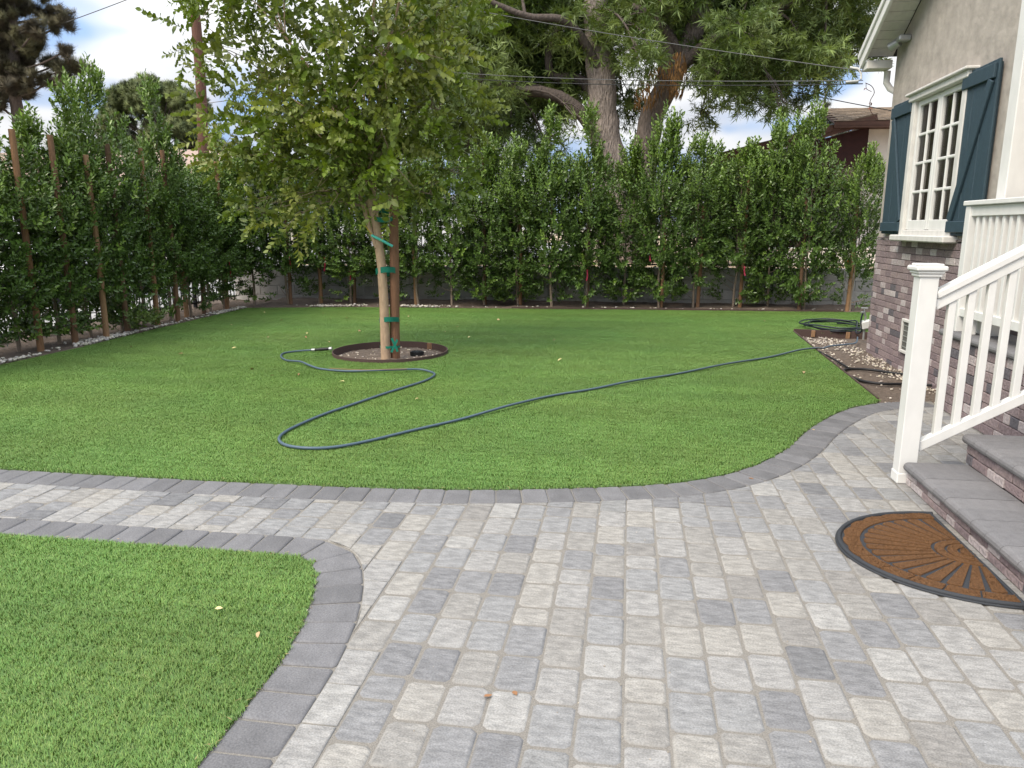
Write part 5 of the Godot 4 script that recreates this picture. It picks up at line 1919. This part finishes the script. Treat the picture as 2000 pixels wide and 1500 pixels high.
func needle_trees() -> void:
	var tu := [tuft(1, 60, 0.28, 0.010), tuft(2, 60, 0.24, 0.010)]
	var o := Vector3(-23.2, 0, -26)
	var t := thing("pine_tree", "dark brownish pine with ragged branches at the frame's upper corner", "tree", o)
	var b := MB.new()
	limb(b, [Vector3(0.3, 0, 0), Vector3(0.5, 3, 0), Vector3(0.3, 6, 0), Vector3(0.6, 9, 0), Vector3(0.4, 12.5, 0)], 0.32, 0.1)
	part(t, "trunk", b.mesh(), M.dark_bark)
	b = MB.new()
	var bl := []
	for q in [[-24.0, 6.6, 0.5], [-23.2, 6.9, 0.55], [-22.4, 6.8, 0.5], [-21.6, 6.9, 0.42], [-20.9, 7.15, 0.36], [-20.4, 7.45, 0.3], [-20.2, 7.75, 0.22], [-23.6, 7.6, 0.7], [-22.6, 7.7, 0.65], [-21.7, 7.6, 0.4], [-24.0, 8.5, 0.8], [-22.9, 8.6, 0.75], [-22.0, 8.5, 0.5], [-21.2, 8.35, 0.4], [-20.75, 8.75, 0.35], [-20.6, 9.15, 0.25], [-23.6, 9.6, 0.8], [-22.5, 9.5, 0.7], [-21.6, 9.4, 0.45], [-24.4, 9.6, 0.8], [-23.3, 10.6, 0.8], [-22.2, 10.4, 0.55], [-21.6, 10.2, 0.3], [-24.6, 7.5, 0.7], [-25, 8.6, 0.8], [-23.4, 6.1, 0.35], [-24.4, 11.4, 0.8], [-23.0, 11.8, 0.8], [-22.0, 11.3, 0.5]]:
		bl.append([q[0], q[1], -26.0 + rf(-0.9, 0.9), q[2]])
	var ragged := []
	for q in bl:
		for j in 10:
			ragged.append([q[0] + rng.randfn(0, 0.6) * q[3], q[1] + rng.randfn(0, 0.42) * q[3], q[2] + rng.randfn(0, 0.6) * q[3], q[3] * rf(0.22, 0.45)])
	for q in bl:
		var c := Vector3(q[0], q[1], q[2]) - o
		var s0 := Vector3(0.4, clampf(c.y - 0.5, 1, 12), 0)
		b.tube(catmull([s0, s0.lerp(c, 0.5) + Vector3(0, -0.1, 0), c], 0.5), [0.06, 0.05, 0.04, 0.03], 6, false)
	part(t, "branches", b.mesh(), M.dark_bark)
	leafy_crown(t, o, ragged, 330.0, tu, M.needle, Color(0.095, 0.08, 0.048), Color(0.15, 0.145, 0.065), -0.6, 74, 0.9)
	# rounded tree across the street
	o = Vector3(-23.8, 0, -36)
	t = thing("round_tree", "rounded olive green tree beyond the street hedge", "tree", o)
	b = MB.new()
	limb(b, [Vector3.ZERO, Vector3(0.1, 2, 0), Vector3(0, 5, 0)], 0.3, 0.15)
	bl = []
	for k in 46:
		var a := rf(0, TAU)
		var e := asin(rf(-0.25, 1.0))
		bl.append([-23.7 + cos(a) * cos(e) * 2.55, 5.7 + sin(e) * 2.75, -36.0 + sin(a) * cos(e) * 2.5, rf(0.5, 0.75)])
	twigs_to(b, [Vector3(0, 4.5, 0), Vector3(0, 5, 0)], bl, o, 0.06)
	part(t, "trunk", b.mesh(), M.dark_bark)
	leafy_crown(t, o, bl, 300.0, tu, M.needle, Color(0.115, 0.15, 0.045), Color(0.175, 0.21, 0.07), -0.3, 75, 1.0)
	# lower conifers behind the street hedge
	for k in 4:
		var c: Vector3 = [Vector3(-19.9, 0, -24), Vector3(-18.4, 0, -27), Vector3(-21.4, 0, -30), Vector3(-17.4, 0, -32)][k]
		var hgt: float = [4.6, 4.5, 5.6, 5.2][k]
		t = thing("conifer", ["bushy conifer right behind the street hedge under the pine", "pale green conifer beside the tan roof", "taller conifer under the pine's lowest branch", "conifer at the foot of the rounded tree"][k], "tree", c, "conifers across the street")
		b = MB.new()
		b.tube([Vector3.ZERO, Vector3(0, hgt * 0.9, 0)], [0.12, 0.03], 7)
		part(t, "trunk", b.mesh(), M.dark_bark)
		bl = []
		for j in 12:
			var tt := j / 11.0
			bl.append([c.x + rf(-0.6, 0.6) * (1.1 - tt), c.y + lerpf(1.0, hgt - 0.3, tt), c.z + rf(-0.6, 0.6) * (1.1 - tt), lerpf(0.85, 0.25, tt)])
		leafy_crown(t, c, bl, 150.0, tu, M.needle, Color(0.07, 0.095, 0.03), Color(0.125, 0.15, 0.05), -0.4, 90 + k, 0.9)
	# far conifer above the neighbour's roof
	o = Vector3(8.2, 0.6, -36)
	t = thing("far_conifer", "thin grey-green conifer above the neighbouring brown roof", "tree", o)
	b = MB.new()
	b.tube([Vector3.ZERO, Vector3(0, 6.9, 0)], [0.14, 0.03], 7)
	bl = []
	for q in [[-1.2, 5.3, 0.4], [-0.75, 5.7, 0.35], [-0.55, 6.2, 0.22], [-0.3, 5.3, 0.45], [0.1, 5.9, 0.4], [0.15, 6.4, 0.3], [0.2, 6.85, 0.18], [0.6, 5.5, 0.4], [0.9, 5.7, 0.25], [0.0, 4.6, 0.6], [-0.9, 4.6, 0.6], [0.8, 4.7, 0.5]]:
		bl.append([o.x + q[0], q[1], o.z + rf(-0.5, 0.5), q[2]])
	twigs_to(b, [Vector3(0, 4.0, 0), Vector3(0, 5, 0)], bl, o, 0.03)
	part(t, "trunk", b.mesh(), M.dark_bark)
	leafy_crown(t, o, bl, 160.0, tu, M.needle, Color(0.075, 0.085, 0.055), Color(0.11, 0.12, 0.07), -0.4, 99, 0.9)

# ------------------------------------------------------------------ hoses
func hose(called: String, label: String, pts: Array, y: float, r: float, m: Material) -> MeshInstance3D:
	var p := []
	for q in pts:
		p.append(Vector3(q[0], q[2] if q.size() > 2 else y, q[1]))
	var pl := catmull(p, 0.05)
	var b := MB.new()
	b.tube(pl, [r], 9)
	var o := part(self, called, b.mesh(), m)
	tag(o, label, "hose")
	return o

func hoses() -> void:
	var pts := [[-3.99, -8.93, 0.045], [-4.06, -8.925, 0.04], [-4.14, -8.91, 0.035], [-4.27, -8.84], [-4.32, -8.70], [-4.22, -8.45], [-4.06, -8.25], [-3.93, -8.13, 0.045], [-3.78, -8.06, 0.05], [-3.62, -7.92, 0.04], [-3.42, -7.79], [-3.1, -7.71], [-2.83, -7.70, 0.042], [-2.55, -7.78, 0.045], [-2.30, -7.87, 0.04], [-2.15, -7.82], [-2.06, -7.65], [-2.08, -7.34], [-2.18, -7.03], [-2.28, -6.75], [-2.38, -6.42], [-2.46, -6.15], [-2.55, -5.85], [-2.61, -5.52], [-2.63, -5.25], [-2.585, -5.05], [-2.46, -4.91], [-2.28, -4.865], [-2.09, -4.92], [-1.90, -5.11], [-1.67, -5.43], [-1.36, -5.84], [-1.15, -6.13, 0.04], [-0.98, -6.38, 0.045], [-0.69, -6.85], [-0.31, -7.22], [0.04, -7.57, 0.042], [0.54, -8.12], [1.15, -8.75, 0.042], [1.72, -9.37], [2.2, -9.88, 0.05], [2.45, -10.12, 0.04], [2.60, -10.38, 0.0], [2.76, -10.6, 0.0], [3.0, -10.78, 0.0], [3.18, -10.95, 0.0], [3.3, -11.3, 0.03]]
	var h := hose("garden_hose", "long blue-grey garden hose snaking over the lawn to the tree ring", pts, 0.027, 0.0115, M.hose_blue)
	var b := MB.new()
	b.tube([Vector3(-3.99, 0.045, -8.93), Vector3(-3.93, 0.05, -8.935), Vector3(-3.925, 0.051, -8.935), Vector3(-3.80, 0.06, -8.945)], [0.017, 0.017, 0.022, 0.02], 12)
	part(h, "coupling", b.mesh(), M.black_plastic)
	b = MB.new()
	b.tube([Vector3(-3.80, 0.06, -8.945), Vector3(-3.765, 0.062, -8.948)], [0.024, 0.024], 12)
	b.tube([Vector3(-4.03, 0.042, -8.925), Vector3(-3.99, 0.045, -8.93)], [0.019, 0.019], 12)
	part(h, "ferrule", b.mesh(), M.grey_metal)
	b = MB.new()
	var stripe := catmull([Vector3(-3.3, 0.046, -7.745), Vector3(-3.0, 0.048, -7.70), Vector3(-2.83, 0.0515, -7.695), Vector3(-2.6, 0.053, -7.755), Vector3(-2.42, 0.05, -7.82)], 0.05)
	b.tube(stripe, [0.004], 6)
	part(h, "stripe", b.mesh(), M.hose_stripe)
	# coiled part by the tap
	var coil := []
	for k in 60:
		var a := -1.2 + k * 0.33
		var rx := 0.46 + 0.05 * sin(k * 0.9)
		var rz := 0.50 + 0.07 * cos(k * 0.7)
		coil.append([3.25 + cos(a) * rx + 0.04 * sin(k * 0.21), -12.35 + sin(a) * rz, 0.035 + k * 0.0013 + 0.006 * sin(k * 1.7)])
	coil.append([3.36, -11.6, 0.06])
	coil.append([3.36, -11.34, 0.12])
	coil.append([3.31, -11.26, 0.28])
	coil.append([3.34, -11.28, 0.42])
	hose("coiled_hose", "coils of dark blue hose lying on the lawn by the house corner", coil, 0.03, 0.0115, M.hose_dark)
	# black hose in the bed
	var loop := [[3.3, -8.7, -0.02], [3.05, -8.86], [2.82, -9.06], [2.6, -9.07], [2.50, -8.95], [2.47, -8.75], [2.48, -8.55], [2.55, -8.34], [2.7, -8.24], [2.95, -8.26], [3.18, -8.2, -0.03]]
	hose("black_hose", "black hose loop lying in the gravel bed beside the newel post", loop, -0.038, 0.016, M.black_plastic)
	var second := [[2.44, -9.88, 0.03], [2.52, -9.62, 0.0], [2.6, -9.35, -0.04], [2.62, -9.2, -0.05]]
	hose("black_hose", "short black pipe end dropping over the bed's edging board", second, -0.03, 0.012, M.black_plastic)
	# tap with white box
	var tp := thing("hose_tap", "white hose tap box standing at the house corner above the coiled hose", "tap", Vector3(3.38, 0, -11.3))
	b = MB.new()
	b.tube([Vector3(0, 0, 0), Vector3(0, 0.34, 0), Vector3(-0.03, 0.40, 0.02), Vector3(-0.08, 0.40, 0.05)], [0.014, 0.014, 0.016, 0.014], 10)
	part(tp, "riser_pipe", b.mesh(), M.grey_metal)
	bx(tp, "box", Vector3(0.02, 0.22, 0.0), Vector3(0.14, 0.12, 0.12), M.off_white_plastic, 0.015, Basis(Vector3.BACK, 0.25))
	b = MB.new()
	b.tube([Vector3(-0.03, 0.40, 0.02), Vector3(-0.03, 0.45, 0.02)], [0.01, 0.008], 8)
	b.tube([Vector3(-0.075, 0.455, 0.02), Vector3(0.015, 0.455, 0.02)], [0.011, 0.011], 8)
	part(tp, "tap_handle", b.mesh(), M.grey_metal)

# ------------------------------------------------------------------ door mat
func door_mat() -> void:
	var c := Vector3(1.735, 0.0, -3.735)
	var t := thing("door_mat", "half round brown coir door mat with sunburst grooves and black rubber rim", "door mat", c)
	var A := 0.64     # reach towards -x
	var Bz := 0.545   # half length
	var half := func(s: float, inset: float) -> PackedVector2Array:
		var p := PackedVector2Array()
		for k in 33:
			var a := PI / 2 + PI * k / 32.0
			p.append(Vector2(cos(a) * A * s - inset, sin(a) * Bz * s))
		return p
	var b := MB.new()
	b.slab(half.call(1.0, 0.0), 0.011, 0.002, 0.008, 0.005)
	part(t, "rubber_base", b.mesh(), M.rubber)
	b = MB.new()
	var rim := []
	for k in 41:
		var a := PI / 2 + PI * k / 40.0
		rim.append(Vector3(cos(a) * (A - 0.018), 0.012, sin(a) * (Bz - 0.018)))
	b.tube(rim, [0.0125], 8)
	b.tube([Vector3(-0.012, 0.011, -Bz + 0.02), Vector3(-0.012, 0.011, Bz - 0.02)], [0.0095], 8)
	part(t, "rubber_rim", b.mesh(), M.rubber)
	# coir cushions: rings of the sun, rays, outer scallops
	var cell := func(r0: float, r1: float, a0: float, a1: float, out: float) -> PackedVector2Array:
		var p := PackedVector2Array()
		var n := maxi(3, int(absf(a1 - a0) / 0.12))
		for k in n + 1:
			var a := lerpf(a0, a1, float(k) / n)
			var bulge: float = out * sin(PI * k / n)
			p.append(Vector2(cos(a) * A * (r1 + bulge), sin(a) * Bz * (r1 + bulge)))
		for k in n + 1:
			var a := lerpf(a1, a0, float(k) / n)
			p.append(Vector2(cos(a) * A * r0, sin(a) * Bz * r0))
		return p
	var cells := []
	for r in [[0.03, 0.095], [0.115, 0.185], [0.205, 0.275]]:
		cells.append(cell.call(r[0], r[1], PI / 2 + 0.12, PI * 1.5 - 0.12, 0.0))
	var rays := 17
	for k in rays:
		var a0 := PI / 2 + 0.04 + (PI - 0.08) * k / rays
		var a1 := PI / 2 + 0.04 + (PI - 0.08) * (k + 1) / rays
		var g := 0.027
		cells.append(cell.call(0.30, 0.775, a0 + g * 1.2, a1 - g * 0.8, 0.012))
	for k in 12:
		var a0 := PI / 2 + 0.03 + (PI - 0.06) * k / 12.0
		var a1 := PI / 2 + 0.03 + (PI - 0.06) * (k + 1) / 12.0
		cells.append(cell.call(0.815, 0.925, a0 + 0.008, a1 - 0.008, 0.02))
	var xs := []
	var cs := []
	for p in cells:
		b = MB.new()
		var q: PackedVector2Array = p
		b.prism(q, Vector3(0, 0.009, 0), Vector3.RIGHT, Vector3.BACK, Vector3(0, 0.0085, 0))
		part(t, "coir_cushion", b.mesh(), M.coir)
		var bb := Rect2(q[0], Vector2.ZERO)
		for e in q:
			bb = bb.expand(e)
		var n := int(absf(poly_area(q)) * 70000.0)
		for k in n:
			var s := Vector2(rf(bb.position.x, bb.end.x), rf(bb.position.y, bb.end.y))
			if Geometry2D.is_point_in_polygon(s, q):
				xs.append(Transform3D(facing(Vector3(rf(-0.7, 0.7), 0.8, rf(-0.7, 0.7)).normalized(), rf(0, TAU)).scaled(Vector3.ONE * rf(0.6, 1.2)), Vector3(s.x, 0.0165, s.y)))
				var v := rf(0.6, 1.35)
				cs.append(Color(0.26 * v, 0.135 * v, 0.058 * v))
	b = MB.new()
	var i0 := b.vert(Vector3(-0.0008, 0, 0), Vector3.UP)
	var i1 := b.vert(Vector3(0.0008, 0, 0), Vector3.UP)
	var i2 := b.vert(Vector3(0.001, 0.009, 0.002), Vector3.UP)
	b.tri(i0, i1, i2)
	var fb := multi(t, "coir_fibres", b.mesh(), M.coir_fibre, xs, cs)
	fb.set_meta("kind", "stuff")

# ------------------------------------------------------------------ bed by the house, edging, gravel
func pebble(sd: int) -> ArrayMesh:
	var r := RandomNumberGenerator.new()
	r.seed = sd
	var b := MB.new()
	var s := SphereMesh.new()
	s.radius = 1.0
	s.height = 2.0
	s.radial_segments = 7
	s.rings = 4
	var ar := s.get_mesh_arrays()
	var f := FastNoiseLite.new()
	f.seed = sd
	f.frequency = 0.7
	b.V = ar[Mesh.ARRAY_VERTEX]
	b.N = ar[Mesh.ARRAY_NORMAL]
	b.I = ar[Mesh.ARRAY_INDEX]
	for k in b.V.size():
		b.V[k] *= 1.0 + f.get_noise_3dv(b.V[k]) * 0.5
		b.C.append(Color.WHITE)
		b.U.append(Vector2.ZERO)
	return b.mesh()

func scatter(label: String, spots: Array, smin: float, smax: float, base: Color) -> void:
	var g := thing("gravel", label, "gravel")
	g.set_meta("kind", "stuff")
	var xs := [[], [], []]
	var cs := [[], [], []]
	for p in spots:
		var k := rng.randi_range(0, 2)
		var s := rf(smin, smax)
		xs[k].append(Transform3D(Basis.from_euler(Vector3(rf(-0.4, 0.4), rf(0, TAU), rf(-0.4, 0.4))).scaled(Vector3(s, s * rf(0.5, 0.8), s * rf(0.7, 1.2))), p))
		var v := rf(0.55, 1.15)
		cs[k].append(Color(base.r * v, base.g * v * rf(0.94, 1.0), base.b * v * rf(0.85, 1.0)))
	for k in 3:
		multi(g, "pebbles", pebble(30 + k), M.pebble, xs[k], cs[k]).set_meta("kind", "stuff")

func house_bed() -> void:
	var e := thing("edging_board", "dark brown edging board round the gravel bed by the house", "lawn edging", Vector3(2.5, 0, -10.0))
	var o := Vector3(-2.5, 0, 10.0)
	var b := MB.new()
	b.bar(o + Vector3(2.355, -0.03, -7.25), o + Vector3(2.46, -0.03, -9.94), 0.016, 0.11, 0.002)
	b.bar(o + Vector3(2.46, -0.03, -9.94), o + Vector3(2.545, -0.03, -11.96), 0.016, 0.11, 0.002)
	part(e, "side_board", b.mesh(), M.edging)
	b = MB.new()
	b.bar(o + Vector3(2.55, -0.02, -11.965), o + Vector3(3.6, -0.02, -11.75), 0.02, 0.14, 0.002)
	part(e, "end_board", b.mesh(), M.edging)
	for k in 2:
		bx(e, "peg", o + Vector3([2.82, 3.3][k], -0.01, [-11.88, -11.785][k]), Vector3(0.055, 0.10, 0.03), M.stake2, 0.003)
	var eb := thing("edging_board", "dark brown edging board along the lawn's far edge", "lawn edging", Vector3(0, 0, -14.7))
	b = MB.new()
	b.bar(Vector3(-2.3, 0.0, 0.19), Vector3(0.72, 0.0, 0.0), 0.02, 0.09, 0.002)
	b.bar(Vector3(0.72, 0.0, 0.0), Vector3(4.06, 0.0, -0.2), 0.02, 0.09, 0.002)
	part(eb, "board", b.mesh(), M.edging)
	# pebbles in the bed: thick near the far end and along the wall
	var spots := []
	while spots.size() < 800:
		var x := rf(2.36, 3.2)
		var z := rf(-11.85, -7.3)
		if not in_bed(x, z):
			continue
		var p := 0.04
		if sin(x * 9.0 + z * 3.3) * sin(z * 4.1 - x * 5.0) < -0.15 and rng.randf() < 0.8:
			continue
		if z < -10.6:
			p = 0.85
		p = maxf(p, 0.9 * smoothstep(0.55, 0.1, 3.2 - x) * (1.0 if z < -8.0 else 0.25))
		p = maxf(p, 0.5 * smoothstep(0.35, 0.05, x - 2.36 - (-7.2 - z) * 0.042) * (1.0 if z < -9.2 else 0.2))
		if rng.randf() < p:
			spots.append(Vector3(x, -0.055 + rf(0, 0.012), z))
	scatter("small white and tan pebbles in the bed by the house", spots, 0.005, 0.016, Color(0.60, 0.55, 0.48))
	spots = []
	while spots.size() < 520:
		var z := rf(-13.8, -7.3)
		var dens := 0.0
		if z > -10.6:
			dens = clampf(0.5 + 0.6 * sin(z * 3.1) + (0.3 if z < -8.9 else -0.3), 0.03, 1.0)
		elif z < -12.6:
			dens = 0.8
		else:
			dens = 0.12
		if rng.randf() < dens:
			var wdt := 0.24 if z > -9.9 else 0.14
			spots.append(Vector3(left_edge(z) - 0.02 - absf(rng.randfn(0, 1)) * wdt * 0.55, 0.02 + rf(0, 0.02), z))
	scatter("white pebbles along the lawn's edge by the street hedge", spots, 0.012, 0.030, Color(0.52, 0.5, 0.46))
	spots = []
	while spots.size() < 300:
		var x := rf(-6.9, 4.2)
		var dens := clampf(0.6 + 0.5 * sin(x * 4.0), 0.1, 1.0) if x > -6.4 and x < -3.4 else 0.06
		if rng.randf() < dens:
			spots.append(Vector3(x, 0.025 + rf(0, 0.02), back_edge(x) - 0.03 - absf(rng.randfn(0, 1)) * 0.13))
	scatter("white pebbles along the lawn's far edge by the block wall", spots, 0.012, 0.028, Color(0.50, 0.475, 0.43))
	spots = []
	for k in 90:
		var a := rf(0, TAU)
		var r := sqrt(rf(0, 1)) * 0.7
		spots.append(Vector3(RING.x + cos(a) * r, -0.03, RING.y + sin(a) * r))
	scatter("bits of pale stone on the soil inside the edging ring", spots, 0.006, 0.016, Color(0.55, 0.50, 0.43))

# ------------------------------------------------------------------ litter
func litter() -> void:
	var spots := []
	for k in 260:
		var p := Vector2(rf(-3.8, 2.7), rf(-7.0, -1.4))
		if Geometry2D.is_point_in_polygon(p, walk):
			spots.append(Vector3(p.x, 0.001, p.y))
	for line in [curve_u, curve_l]:
		for k in 170:
			var q: Vector2 = line[rng.randi_range(0, line.size() - 1)]
			spots.append(Vector3(q.x + rf(-0.012, 0.012), 0.003, q.y + rf(-0.012, 0.012)))
	scatter("tiny sand grains and stone chips swept over the paver path", spots, 0.0012, 0.0038, Color(0.46, 0.41, 0.34))
	var g := thing("dry_clippings", "thin dry straw clippings caught along the lawn edges and border stones", "litter")
	g.set_meta("kind", "stuff")
	var b := MB.new()
	b.leaf(Vector3.ZERO, Vector3(1, 0.06, 0).normalized(), Vector3(-0.06, 1, 0).normalized(), 0.03, 0.003, 0.15, true)
	var xs := []
	var cs := []
	for line in [curve_u, curve_l]:
		for k in 120:
			var q: Vector2 = line[rng.randi_range(0, line.size() - 1)]
			xs.append(Transform3D(Basis.from_euler(Vector3(rf(-0.3, 0.3), rf(0, TAU), rf(-0.2, 0.3))).scaled(Vector3.ONE * rf(0.5, 1.3)), Vector3(q.x + rf(-0.02, 0.015), rf(0.006, 0.014), q.y + rf(-0.03, 0.03))))
			var v := rf(0.6, 1.2)
			cs.append(Color(0.42 * v, 0.30 * v, 0.15 * v))
	multi(g, "clippings", b.mesh(), M.dry_leaf, xs, cs).set_meta("kind", "stuff")

# ------------------------------------------------------------------ wires
func wire(label: String, a: Vector3, b: Vector3, sag: float, r: float, m: Material) -> void:
	var p := []
	for k in 25:
		var t := k / 24.0
		p.append(a.lerp(b, t) + Vector3(0, -sag * 4.0 * t * (1.0 - t), 0))
	var mb := MB.new()
	mb.tube(p, [r], 6)
	var o := part(self, "overhead_wire", mb.mesh(), m)
	tag(o, label, "wire", "overhead wires")

func wires() -> void:
	var pole := Vector3(-12.2, 0, -20.9)
	wire("grey service wire running from the pole down to the house eave", Vector3(pole.x, 9.3, pole.z), Vector3(2.86, 3.56, -10.7), 0.25, 0.006, M.wire_grey)
	wire("upper dark wire crossing level behind the gable roof", Vector3(pole.x, 8.2, pole.z), Vector3(9.0, 5.9, -12.0), 0.45, 0.008, M.wire_dark)
	wire("dark thick wire slanting down to the neighbouring brown roof", Vector3(pole.x, 9.6, pole.z), Vector3(7.6, 4.75, -23.6), 0.35, 0.013, M.wire_dark)
	wire("upper one of the twin wires reaching the eave", Vector3(pole.x, 6.85, pole.z), Vector3(2.88, 3.44, -10.68), 0.35, 0.006, M.wire_grey)
	wire("lower one of the twin wires reaching the eave", Vector3(pole.x, 6.75, pole.z), Vector3(2.88, 3.40, -10.68), 0.38, 0.007, M.wire_dark)
	wire("thin lone wire in the open sky beside the pine", Vector3(-24.0, 8.0, -26.0), Vector3(-14.0, 10.6, -26.0), 0.1, 0.014, M.wire_grey)
	# clamp and dry tendril hanging under the eave
	var c := thing("wire_clamp", "white wire clamp at the tip of the house eave", "clamp", Vector3(2.86, 3.56, -10.72))
	var b := MB.new()
	b.tube([Vector3(-0.14, 0.055, -0.02), Vector3(-0.04, 0.03, 0), Vector3(0.0, -0.03, 0), Vector3(0.0, -0.1, 0.02)], [0.014, 0.016, 0.012, 0.014], 8)
	part(c, "hook", b.mesh(), M.off_white_plastic)
	b = MB.new()
	b.tube([Vector3(-0.18, -0.13, 0.0), Vector3(-0.03, -0.125, 0.02)], [0.02, 0.022], 8)
	part(c, "splice", b.mesh(), M.grey_metal)
	var v := thing("dry_vine", "thin dry reddish vine dangling below the house eave", "vine", Vector3(2.93, 3.42, -10.75))
	b = MB.new()
	b.tube(catmull([Vector3(0, 0, 0), Vector3(0.08, -0.04, 0), Vector3(0.12, -0.12, 0), Vector3(0.08, -0.22, 0), Vector3(0.09, -0.33, 0), Vector3(0.17, -0.44, 0), Vector3(0.2, -0.46, 0)], 0.03), [0.005], 5)
	b.tube(catmull([Vector3(0.01, 0, 0), Vector3(0.02, -0.07, 0), Vector3(0.08, -0.11, 0.02)], 0.03), [0.004], 5)
	part(v, "stem", b.mesh(), M.brown_paint)
	b = MB.new()
	for k in 9:
		var q: Vector3 = [Vector3(0.02, -0.06, 0), Vector3(0.1, -0.24, 0), Vector3(0.09, -0.3, 0)][k % 3]
		b.col = Color(0.22, 0.09, 0.06)
		b.leaf(q, Vector3(rf(-1, 1), rf(-1, 0.2), rf(-1, 1)).normalized(), Vector3(0.1, 1, 0.3).normalized(), 0.045, 0.02, 0.3)
	part(v, "withered_leaves", b.mesh(), M.seed_brown)

# ------------------------------------------------------------------ fallen leaves
func small_things() -> void:
	var shapes := []
	for k in 4:
		var b := MB.new()
		b.leaf(Vector3(-0.03, 0, 0), Vector3(1, 0.15, 0).normalized(), Vector3(-0.15, 1, rf(-0.4, 0.4)).normalized(), 0.062, 0.034, rf(0.2, 0.6))
		shapes.append(b.mesh())
	var where := [[-5.15, -8.99], [-4.19, -7.67], [-3.77, -7.32], [-3.53, -7.45], [-6.76, -12.98], [-5.17, -10.0], [-4.75, -9.82], [-4.64, -10.09], [-4.8, -10.49], [-4.11, -9.69], [-5.17, -12.28], [-5.6, -12.99], [-2.92, -7.16], [-4.91, -12.39], [-4.09, -10.82], [-3.61, -11.31], [-3.6, -11.69], [-3.24, -10.01], [-2.76, -10.92], [-2.71, -11.52], [-2.28, -10.46], [-2.22, -12.53], [-1.24, -13.28], [-1.03, -10.31], [-0.8, -8.79], [-1.93, -6.5], [-6.57, -8.89], [-5.59, -8.48], [-6.42, -11.18], [1.94, -8.45], [2.3, -13.1], [-5.9, -11.9], [-4.4, -13.2], [-3.9, -12.8]]
	var tones := [["pale yellow", Color(0.62, 0.52, 0.24)], ["tan", Color(0.48, 0.33, 0.17)], ["light brown", Color(0.36, 0.22, 0.11)], ["rusty brown", Color(0.26, 0.13, 0.06)]]
	var mats := []
	for t in tones:
		var m := mat("leaf_" + t[0].replace(" ", "_"), t[1].linear_to_srgb(), 0.7)
		m.cull_mode = BaseMaterial3D.CULL_DISABLED
		mats.append(m)
	for k in where.size():
		var q = where[k]
		var ti := k % 4
		if k == 3:
			ti = 3
		var s := rf(0.65, 1.1)
		var o := part(self, "fallen_leaf", shapes[rng.randi_range(0, 3)], mats[ti], Transform3D(Basis.from_euler(Vector3(rf(-0.4, 0.4), rf(0, TAU), rf(-0.4, 0.4))).scaled(Vector3.ONE * s), Vector3(q[0], 0.034, q[1])))
		var place := "between hose and near border"
		if Vector2(q[0], q[1]).distance_to(RING) < 1.4:
			place = "close to the edging ring"
		elif q[1] < -11.5:
			place = "towards the lawn's far edge"
		elif q[0] < -4.9:
			place = "on the lawn towards the street hedge"
		elif q[0] > -2.2:
			place = "on the open lawn between ring and house"
		elif q[1] > -8.2:
			place = "beside the hose before the ring"
		else:
			place = "on the lawn behind the hose's end"
		var key := "%s %s" % [tones[ti][0], place]
		var nth: int = used.get(key, 0)
		used[key] = nth + 1
		tag(o, "%s %s fallen leaf %s" % [["small", "curled small", "another tiny", "flat little"][nth % 4], tones[ti][0], place], "leaf", "fallen leaves on the lawn")
	var near := [[-1.41, -2.47, "small tan leaf caught in the near lawn's grass", 1], [-1.67, -2.63, "pale straw leaf lying flat in the near lawn", 0], [1.50, -6.05, "pinkish tan leaf on the border stones by the curved lawn edge", 1], [0.82, -4.75, "dark red leaf at the joint between border and pavers", 3], [-0.35, -2.28, "thin rusty leaf on a pale paver in the foreground", 3], [-0.44, -2.25, "tiny rusty leaf fragment beside the thin one on a pale paver", 3]]
	for q in near:
		var o := part(self, "fallen_leaf", shapes[rng.randi_range(0, 3)], mats[q[3]], Transform3D(Basis(Vector3.UP, rf(0, TAU)).scaled(Vector3(0.6, 0.2, 0.4) if q[0] > -1.2 else Vector3.ONE * 0.5), Vector3(q[0], 0.024 if q[0] < -1.2 else 0.005, q[1])))
		tag(o, q[2], "leaf")
